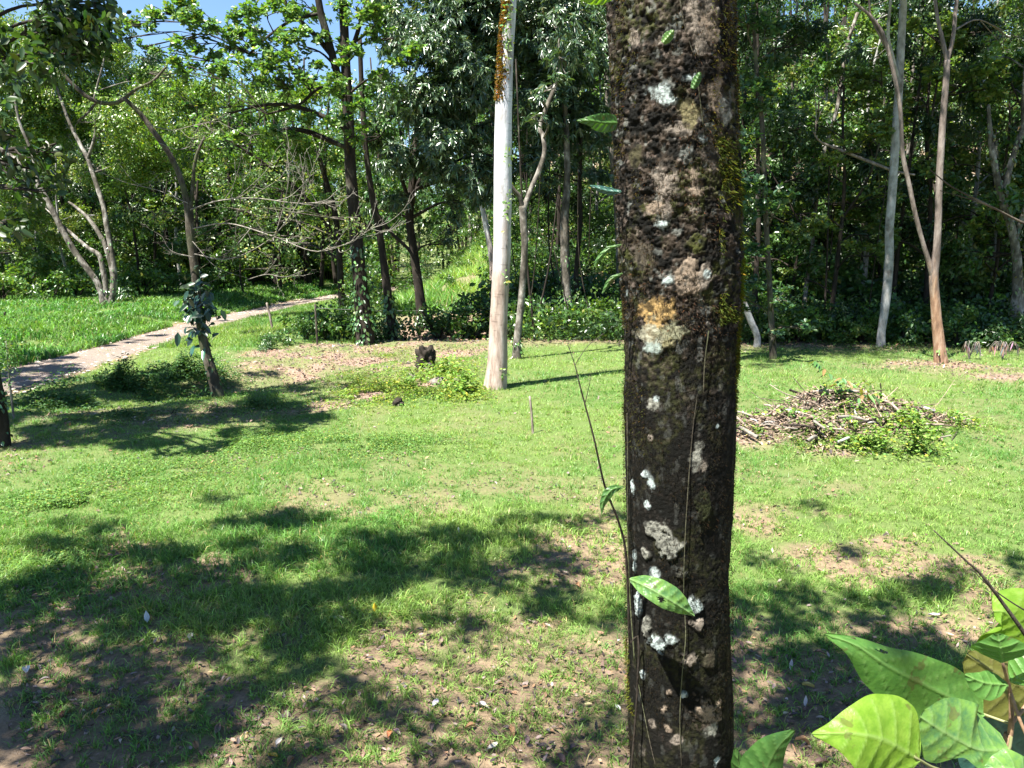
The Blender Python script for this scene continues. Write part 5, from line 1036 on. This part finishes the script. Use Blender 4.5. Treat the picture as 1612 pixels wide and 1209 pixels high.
# lianas and thin stems in the shade
mb = MB(); rng = np.random.default_rng(55)
for i in range(45):
    px = rng.uniform(1150, 1640) if i % 3 else rng.uniform(820, 980); D = rng.uniform(25.5, 42); x = (px-806)/FPX*D/CP; z = float(H(x, D)); h = rng.uniform(3, 10); l_ = rng.normal(0, .5, 2)
    tube(mb, [(x, D, z-.1), (x+l_[0]*.6+rng.normal(0, .1), D+l_[1]*.5, z+h*.45), (x+l_[0], D+l_[1], z+h)], np.array([.04, .03, .02])*rng.uniform(.5, 1.3), 5, 4)
tag(mb.build('thin_undergrowth', M['dark_bark']), 'tangle of thin grey saplings and lianas in the shade of the wood', 'undergrowth', kind='stuff')
ml = MB(); rng = np.random.default_rng(56)
for i in range(8000):
    px = rng.uniform(1140, 1700) if i % 2 else rng.uniform(-80, 1150); D = rng.uniform(25, 50)
    if 585 < px < 775 and D < 47: continue
    if px < 560: D = rng.uniform(42+.03*px, 66)
    if px < 560 and abs((px-806)/FPX*D/CP-float(road_x(D))) < 3: continue
    x = (px-806)/FPX*D/CP; z = float(H(x, D)); n = 7
    Pn = np.array([x, D, z+rng.uniform(.1, .9+min(2.6, max(0, D-27)*.15))])+rng.normal(0, .38, (n, 3))*[1, 1, .7]; tufts(ml, rng, Pn, unit(rnd_unit(rng, n)), ['big', 'dark', 'round'][i % 3], None, 1.2, True)
tag(ml.build('undergrowth', M['leaf'], smooth=False), 'low leafy undergrowth on the floor of the wood', 'undergrowth', kind='stuff')

# ================================================================== SMALLER THINGS
def post(px, pyb, pyt, D, wpx, mat, label, lean=0):
    b = P(px, pyb, D); z0 = float(H(b[0], b[1])); t = P(px+lean, pyt, D); r_ = pxm(px, pyb, D, wpx)/2; mb = MB()
    tube(mb, [(b[0], b[1], z0-.2), (b[0]*.5+t[0]*.5, D, (z0+t[2])/2), (t[0], D, t[2])], [r_, r_*.95, r_*.85], 7, 4, .12, int(px), None, 5)
    o = mb.build('fence_post', M[mat], None, origin=(b[0], b[1], z0)); return tag(o, label, 'post', 'old fence posts')
post(430, 517, 477, 29, 4, 'wood', 'thin leaning pale fence post left of the shrubby bank', -10)
post(499, 524, 479, 24.6, 3.6, 'mossy_twig_bark', 'upright grey fence post in front of the dark bushes', -3)
post(8, 515, 491, 29, 3, 'dark_bark', 'short dark fence post in the grass beyond the road at the left edge')
post(840, 682, 624, G(838, 682)[1], 4, 'wood', 'thin crooked pale stick standing in the sunny lawn', -6)
mb = MB(); wp = [P(497, 485, 24.6), P(660, 489, 29.3), P(893, 493, 28.6), P(975, 494, 30), P(1090, 492, 29)]
for a, b in zip(wp[:-1], wp[1:]): tube(mb, [a, (a+b)/2-np.array([0, 0, .04]), b], [.011]*3, 5, 5)
m, nt_s, p, _ = newmat('galvanised_wire'); p.inputs['Base Color'].default_value = (.45, .46, .45, 1); p.inputs['Metallic'].default_value = .6; p.inputs['Roughness'].default_value = .5; M['wire'] = m
tag(mb.build('fence_wire', M['wire']), 'pale fence wire stretched level across the trunks behind the lawn', 'wire')

def lump(mb, c, rad, seed, n=22, amp=.5, hollow=False):
    u, v = np.meshgrid(np.linspace(0, 2*np.pi, n, endpoint=False), np.linspace(.05, np.pi-.05, n//2)); d = np.stack([np.cos(u)*np.sin(v), np.sin(u)*np.sin(v), np.cos(v)], -1)
    k = 1+amp*2*(fbm(d[..., 0]*2.3+seed, d[..., 1]*2.3, d[..., 2]*2.3, 4, seed)-.5)
    if hollow: k = k*(1-.55*np.exp(-(((d[..., 0]-.15)/.35)**2+((d[..., 2]+.05)/.45)**2))*(d[..., 1] < 0))
    V = (np.array(c)+d*k[..., None]*np.array(rad)).reshape(-1, 3); i = np.arange(u.size).reshape(u.shape); j = np.roll(i, -1, 1)
    mb.add(V, np.stack([i[:-1], i[1:], j[1:], j[:-1]], -1).reshape(-1, 4))
def stump(px, py, wpx, hm, label, seed):
    g_ = G(px, py); r_ = pxm(px, py, g_[1], wpx)/2; mb = MB(); lump(mb, g_+[0, 0, hm*.4], (r_, r_, hm*.65), seed, 40, .75, True)
    for q in range(5): a = q*1.3+seed; tube(mb, [g_+[0, 0, hm*.3], g_+[math.cos(a)*r_*.9, math.sin(a)*r_*.9, hm*.12], g_+[math.cos(a)*r_*1.7, math.sin(a)*r_*1.7, -.05]], [r_*.3, r_*.18, r_*.06], 7, 4, .2, q)
    return tag(mb.build('tree_stump', M['dark_bark'], None, origin=tuple(g_)), label, 'stump')
stump(672, 577, 30, .50, 'dark hollow rotten stump among weeds, left of the white trunk', 4)
stump(627, 638, 17, .13, 'small dark lump added for a dark hole in the weeds before the hollow stump', 6)  # stump shape added to stand for the dark hole in the mound
for px, py, w_, s_, lb in [(690, 604, 30, 31, 'flat grey stone in weeds below the hollow stump'), (722, 600, 15, 32, 'small pale stone right of the hollow stump'), (648, 598, 14, 33, 'small grey stone just left of the hollow stump')]:
    g_ = G(px, py); mb = MB(); r_ = pxm(px, py, g_[1], w_)/2; lump(mb, g_+[0, 0, .04], (r_, r_*.7, .11), s_, 18, .6); tag(mb.build('rock', M['dark_stone'], None, origin=tuple(g_)), lb, 'rock')

# heap of cut wood in the sun
def log(pts, r0, r1, label=None, group=None, mat='wood', name='log', seed=0):
    pp = [P(q[0], q[1], q[2]-(.75 if q[2] > 13.3 else .3)) for q in pts]; mb = MB(); tube(mb, pp, np.linspace(r0, r1, len(pp)), 10, 5, .16, seed, None, 4); o = mb.build(name, M[mat], None, origin=tuple(pp[0])); return tag(o, label, 'log' if name == 'log' else 'stick', group)
GP = 'wood lying in the brush heap'
log([(1358, 641, 14.6), (1380, 632, 14.6), (1393, 626, 14.6)], .075, .095, 'thick split log end on top of the brush heap', GP, 'red_bark', seed=1)
log([(1340, 668, 13.9), (1372, 660, 13.9)], .10, .09, 'short thick grey log in the middle of the brush heap', GP, 'grey_bark', seed=2)
log([(1258, 668, 14.4), (1285, 663, 14.3), (1310, 666, 14.2)], .03, .025, 'bare white pole lying level on the heap', GP, 'twig', seed=3)
log([(1256, 720, 12.6), (1257, 703, 12.6), (1258, 693, 12.6)], .05, .05, 'short pale cut stub standing upright before the heap', GP, 'pale_bark', seed=4)
log([(1270, 660, 14.6), (1280, 640, 14.6), (1292, 629, 14.5)], .04, .035, 'dark broken branch sloping up on the left of the heap', GP, 'dark_bark', seed=5)
log([(1180, 694, 12.9), (1205, 705, 12.7), (1228, 722, 12.5)], .04, .03, 'long pale branch lying at the left foot of the heap', GP, 'wood', seed=6)
log([(1392, 628, 14.7), (1370, 618, 14.6), (1345, 604, 14.5)], .018, .012, 'thin brown stick rising leftwards from the top of the heap', GP, 'dark_bark', seed=7)
log([(1386, 628, 14.7), (1387, 615, 14.7), (1386, 603, 14.7)], .015, .01, 'short dark stick poking straight up from the heap top', GP, 'dark_bark', seed=8)
log([(1404, 634, 14.6), (1440, 650, 14.4), (1470, 664, 14.2)], .022, .02, 'pale stick sloping down the right of the heap', GP, 'twig', seed=9)
log([(1440, 664, 13.6), (1450, 672, 13.4), (1458, 680, 13.3)], .10, .08, 'dark stubby log end in the right of the heap', GP, 'dark_bark', seed=10)
log([(1150, 690, 13.2), (1175, 684, 13.2), (1195, 692, 13.1)], .06, .05, 'rotten pale log beside the mossy trunk at the heap edge', GP, 'wood', seed=11)
HEAPS = [(4.6, 12.7, .6, .4, .20), (5.4, 13.3, .6, .4, .42), (6.2, 13.5, .55, .4, .48), (7.0, 13.3, .6, .4, .30), (7.7, 13.5, .6, .4, .14), (5.2, 12.3, .7, .4, .16), (6.3, 12.5, .7, .4, .14), (4.0, 12.9, .6, .5, .10), (6.0, 14.0, .8, .3, .2)]
def heap_pt(rng):
    cx, cy_, a, b, h = HEAPS[rng.integers(len(HEAPS))]; u, v = rng.normal(0, .6), rng.normal(0, .6); x, y = cx+u*a, cy_+v*b
    return x, y, h*math.exp(-(u*u+v*v)*.9)
rng = np.random.default_rng(66); protos = []
for k in range(6):
    mb = MB(); L = rng.uniform(.35, .95); tube(mb, [(-L/2, 0, 0), (-L/6, rng.normal(0, .05), rng.normal(0, .04)), (L/5, rng.normal(0, .06), rng.normal(0, .04)), (L/2, 0, 0)], np.array([1, .9, .8, .6])*rng.uniform(.009, .028), 7, 4, .2, k, None, 5)
    protos.append(mb.build('stick', M[['wood', 'twig', 'dark_bark', 'grey_bark', 'wood', 'twig'][k]]))
for i in range(90):
    x, y, h = heap_pt(rng)
    o = protos[i] if i < 6 else protos[i % 6].copy()
    if i >= 6: COL.objects.link(o)
    s_ = rng.uniform(.6, 1.3); o.location = (x, y, float(H(x, y))+.03+rng.random()*h); o.rotation_euler = (rng.uniform(0, 6), rng.normal(0, .22), rng.uniform(0, 6.28)); o.scale = (s_, s_, s_)
    tag(o, 'loose broken stick tangled in the brush heap', 'stick', 'loose sticks of the brush heap')
mb = MB()
for i in range(2600):
    x, y, h = heap_pt(rng); z = float(H(x, y)); L = rng.uniform(.05, .32)*(1 if i % 9 else 2.2); a = rng.uniform(0, 6.28)
    p0 = np.array([x, y, z+rng.random()*h]); p1 = p0+np.array([math.cos(a), math.sin(a), rng.normal(0, .3)])*L
    tube(mb, [p0, p1], [rng.uniform(.002, .008)]*2, 4, 1, col=np.array([1, .93, .86])*rng.uniform(.3, 1.9))
nn = 2600; hp = np.array([heap_pt(rng) for _ in range(nn)]); bb = np.column_stack([hp[:, 0], hp[:, 1], H(hp[:, 0], hp[:, 1])+hp[:, 2]*rng.uniform(.5, 1.05, nn)+.02])
leaf_blades(mb, bb, unit(rnd_unit(rng, nn)*[1, 1, .4]), unit(rnd_unit(rng, nn)*.6+[[0, 0, 1]]), rng.uniform(.04, .11, nn), rng.uniform(.02, .05, nn), .4, np.array([.95, .85, .75])*rng.uniform(.4, 1.7, (nn, 1)))
mw = MB(); nn = 1300; hp = np.array([heap_pt(rng) for _ in range(nn)]); bb = np.column_stack([hp[:, 0]+.1, hp[:, 1]-.05, H(hp[:, 0], hp[:, 1])+hp[:, 2]*rng.uniform(.5, 1.1, nn)+.06]); kk = fbm(bb[:, 0]*1.9, bb[:, 1]*1.9, bb[:, 2]*2, 3, 88) > .52; bb = bb[kk]; nn = len(bb)
leaf_blades(mw, bb, unit(rnd_unit(rng, nn)*[1, 1, .5]), unit(rnd_unit(rng, nn)*.6+[[0, 0, 1]]), rng.uniform(.05, .12, nn), rng.uniform(.035, .07, nn), .3, leafcols(rng, nn, (.13, .22, .045), .3))
tag(mw.build('heap_weeds', M['leaf']), 'fresh green weeds growing through the brush heap', 'weeds', kind='stuff')
tag(mb.build('brush_debris', M['wood']), 'twigs, bark scraps and clods heaped up in the sunny lawn', 'debris', kind='stuff')

def compound(px0, py0, D, path, n, L, label, colr, stem_to=None):
    root = empty('sapling', tuple(G(*stem_to)) if stem_to else tuple(P(px0, py0, D)), label, 'sapling'); ms = MB(); rng = np.random.default_rng(int(px0))
    base = np.array(root.location); st = [base-[0, 0, .05], (base+P(px0, py0, D))/2+[.03, 0, 0], P(px0, py0, D)]; tube(ms, st, [.012, .009, .006], 6, 4)
    ml = MB()
    for pth, k in path:
        pp = [P(*q) for q in pth]; c, _ = tube(ms, pp, np.linspace(.006, .002, len(pp)), 5, 6); m_ = k; t = np.linspace(0, len(c)-1, m_).astype(int)
        b = np.repeat(c[t], 2, 0); n_ = len(b); s = np.tile([1, -1], m_)[:, None]; tan = unit(np.gradient(c, axis=0))[t].repeat(2, 0)
        sd = unit(np.cross(tan, [[0, 0, 1.]])); d = unit(sd*s*.8+tan*.5+[[0, 0, -.5]]); cc = leafcols(rng, n_, colr, .25); w_ = rng.random(n_) < .3; cc[w_] = (.20, .13, .05)
        leaf_blades(ml, b, d, np.tile([[0, -.4, 1.]], (n_, 1)), L*rng.uniform(.8, 1.2, n_), L*.38, .5, cc)
    ms.build('stem', M['brown_stalk'], root); ml.build('foliage', M['leaf_gloss'], root); return root
compound(1326, 625, 13.2, [([(1326, 628, 13.2), (1320, 605, 13.2), (1306, 588, 13.1), (1292, 575, 13.1), (1284, 568, 13.1)], 9), ([(1326, 625, 13.2), (1332, 608, 13.1), (1334, 600, 13.1), (1326, 595, 13.0)], 5), ([(1328, 640, 13.2), (1350, 628, 13.1), (1362, 620, 13.0), (1374, 622, 13.0)], 6)], 9, .17, 'slender sapling with drooping green and brown leaflets rising from the brush heap', (.07, .155, .045), (1336, 712))
compound(1262, 690, 12.9, [([(1262, 690, 12.9), (1258, 675, 12.8), (1275, 668, 12.8), (1300, 672, 12.7), (1308, 680, 12.7)], 8)], 8, .16, 'low sapling with a fan of green and brown leaflets left in the heap', (.085, .18, .045), (1265, 712))
# withered hanging fronds at the edge of the wood
for px, lb in [(1525, 'withered grey drooping frond plant right of the red-barked tree'), (1578, 'withered grey frond plant farther right, at the picture edge')]:
    g_ = G(px, 565); root = empty('withered_plant', tuple(g_), lb, 'plant'); ms, ml = MB(), MB(); rng = np.random.default_rng(px)
    for i in range(7):
        a = rng.uniform(0, 6.28); e = g_+[math.cos(a)*rng.uniform(.2, .6), math.sin(a)*.3, .35]; c, _ = tube(ms, [g_, g_+[math.cos(a)*.2, math.sin(a)*.1, .5], e], [.012, .008, .003], 5, 5)
        n = 9; k = rng.integers(6, len(c), n); leaf_blades(ml, c[k], unit(np.stack([rng.normal(0, .2, n), rng.normal(0, .2, n), -np.ones(n)], 1)), rnd_unit(rng, n), rng.uniform(.08, .3, n), .035, .2, leafcols(rng, n, (.12, .10, .08), .5, 0))
    ms.build('stem', M['twig'], root); ml.build('foliage', M['dead_leaf'], root)

# single fallen leaves one can pick out on the near ground
def fallen(px, py, Lm, colr, label=None, group=None, up=False, seed=0, w_=.42):
    rng = np.random.default_rng(seed+int(px*7+py)); g_ = G(px, py); Lm = Lm*.72; nu, nv = 9, 5; u = np.linspace(0, 1, nu); v = np.linspace(-1, 1, nv); U, V_ = np.meshgrid(u, v, indexing='ij')
    hw = Lm*w_*.5*np.sin(np.pi*np.clip(U, .02, .98)**.8); x = (U-.5)*Lm; y = V_*hw; z = .22*Lm*(np.abs(V_)**2)*rng.uniform(.2, 1.2)+.18*Lm*np.sin(U*np.pi*1.2)*rng.uniform(-.2, 1)+.01
    a = rng.uniform(0, 6.28); ca, sa = math.cos(a), math.sin(a); pts = np.stack([x*ca-y*sa, x*sa+y*ca, z+.012], -1)
    if up: pts = np.stack([y*.9, z*.5+y*.3, (U)*Lm+.02], -1)
    idx = np.arange(U.size).reshape(U.shape); mb = MB(); c = np.tile(np.array(colr, float), (U.size, 1))*(.8+.4*vnoise(U.ravel()*6, V_.ravel()*3, 0, int(px)))[:, None]
    mb.add(pts.reshape(-1, 3)+g_, np.stack([idx[:-1, :-1], idx[:-1, 1:], idx[1:, 1:], idx[1:, :-1]], -1).reshape(-1, 4), c)
    return tag(mb.build('fallen_leaf', M['dead_leaf'], None, origin=tuple(g_)), label, 'leaf', group)
GL = 'fallen leaves on the near ground'
for px, py, L_, c, lb, up in [(590, 970, .15, (.55, .38, .03), 'yellow fallen leaf standing on end in the shaded grass', True), (722, 842, .10, (.62, .62, .60), 'white fallen leaf in the dark grass right of centre', True), (1246, 1060, .13, (.40, .37, .42), 'pale grey-violet dead leaf left of the long green leaf tip', True),
                          (1268, 1117, .12, (.45, .42, .46), 'pale grey curled dead leaf above the pointed bright leaf', True), (1236, 1062, .07, (.1, .07, .06), None, False), (1272, 1085, .12, (.42, .33, .10), 'yellowish dead leaf between the two grey ones', False), (440, 1173, .12, (.55, .50, .47), 'whitish curled leaf on bare soil at the bottom', False),
                          (972, 1118, .10, (.62, .60, .60), 'small white dead leaf just left of the mossy trunk', False), (974, 1013, .06, (.5, .48, .5), 'tiny white leaf beside the mossy trunk, higher one', False), (1470, 972, .14, (.38, .33, .38), 'grey crumpled leaf above the long green leaf', False), (231, 984, .16, (.55, .58, .62), 'silvery leaf in sunlit grass, left foreground', True),
                          (300, 1008, .15, (.55, .52, .48), 'pale dead leaf right of the silvery one', False), (42, 1060, .18, (.60, .57, .53), 'long white curled leaf near the left edge', False), (152, 1124, .12, (.50, .22, .03), 'orange round fallen leaf on wet soil', False), (98, 1132, .13, (.30, .13, .08), 'reddish leaf lying in the wet mud', False),
                          (190, 1172, .06, (.6, .5, .45), None, False), (535, 978, .16, (.48, .44, .42), 'long curled grey leaf left of the yellow one', False), (613, 1162, .12, (.55, .22, .10), 'red-brown leaf in the sunlit bare patch', False), (625, 1158, .12, (.32, .20, .20), None, False), (685, 1112, .14, (.40, .37, .45), 'bluish-grey leaf on the sunlit bare patch', False),
                          (760, 1116, .14, (.46, .42, .44), 'grey leaf at the right of the sunlit bare patch', False), (775, 1180, .14, (.55, .50, .48), 'pale curled leaf at the bottom, left of the mossy trunk', False), (1408, 1095, .14, (.42, .38, .40), 'grey leaf under the long green leaf', False), (1236, 1128, .08, (.5, .42, .28), None, False), (890, 905, .10, (.35, .28, .22), None, False), (630, 875, .08, (.40, .33, .32), None, False),
                          (430, 1195, .10, (.5, .3, .04), 'small yellow leaf at the very bottom edge', False), (925, 1113, .09, (.45, .38, .2), None, False), (577, 866, .06, (.5, .22, .05), None, False), (1005, 1150, .1, (.3, .2, .15), None, False), (137, 656, .16, (.5, .33, .12), 'yellow fallen leaf in the shade before the twiggy tree', False), (560, 730, .08, (.5, .25, .06), None, False)]:
    fallen(px, py, L_, c, lb or 'small brown fallen leaf on the near ground', GL, up)
rng = np.random.default_rng(90); fp = []
for k in range(6):
    o = fallen(500+k*60, 1150, .11, [(.10, .06, .05), (.16, .10, .08), (.25, .17, .15), (.06, .045, .045), (.30, .17, .09), (.12, .08, .09)][k], 'small brown fallen leaf on the near ground', GL, False, k+3); fp.append(o)
for i in range(90):
    px, py = rng.uniform(-20, 1500), 1209-abs(rng.normal(0, 110)); g_ = G(px, py)
    if soil_m(np.array([g_[0]]), np.array([g_[1]]))[0] < .35: continue
    o = fp[i % 6].copy(); COL.objects.link(o); o.location = tuple(g_); o.rotation_euler = (rng.normal(0, .2), rng.normal(0, .2), rng.uniform(0, 6.28)); s_ = rng.uniform(.6, 1.3); o.scale = (s_, s_, s_)
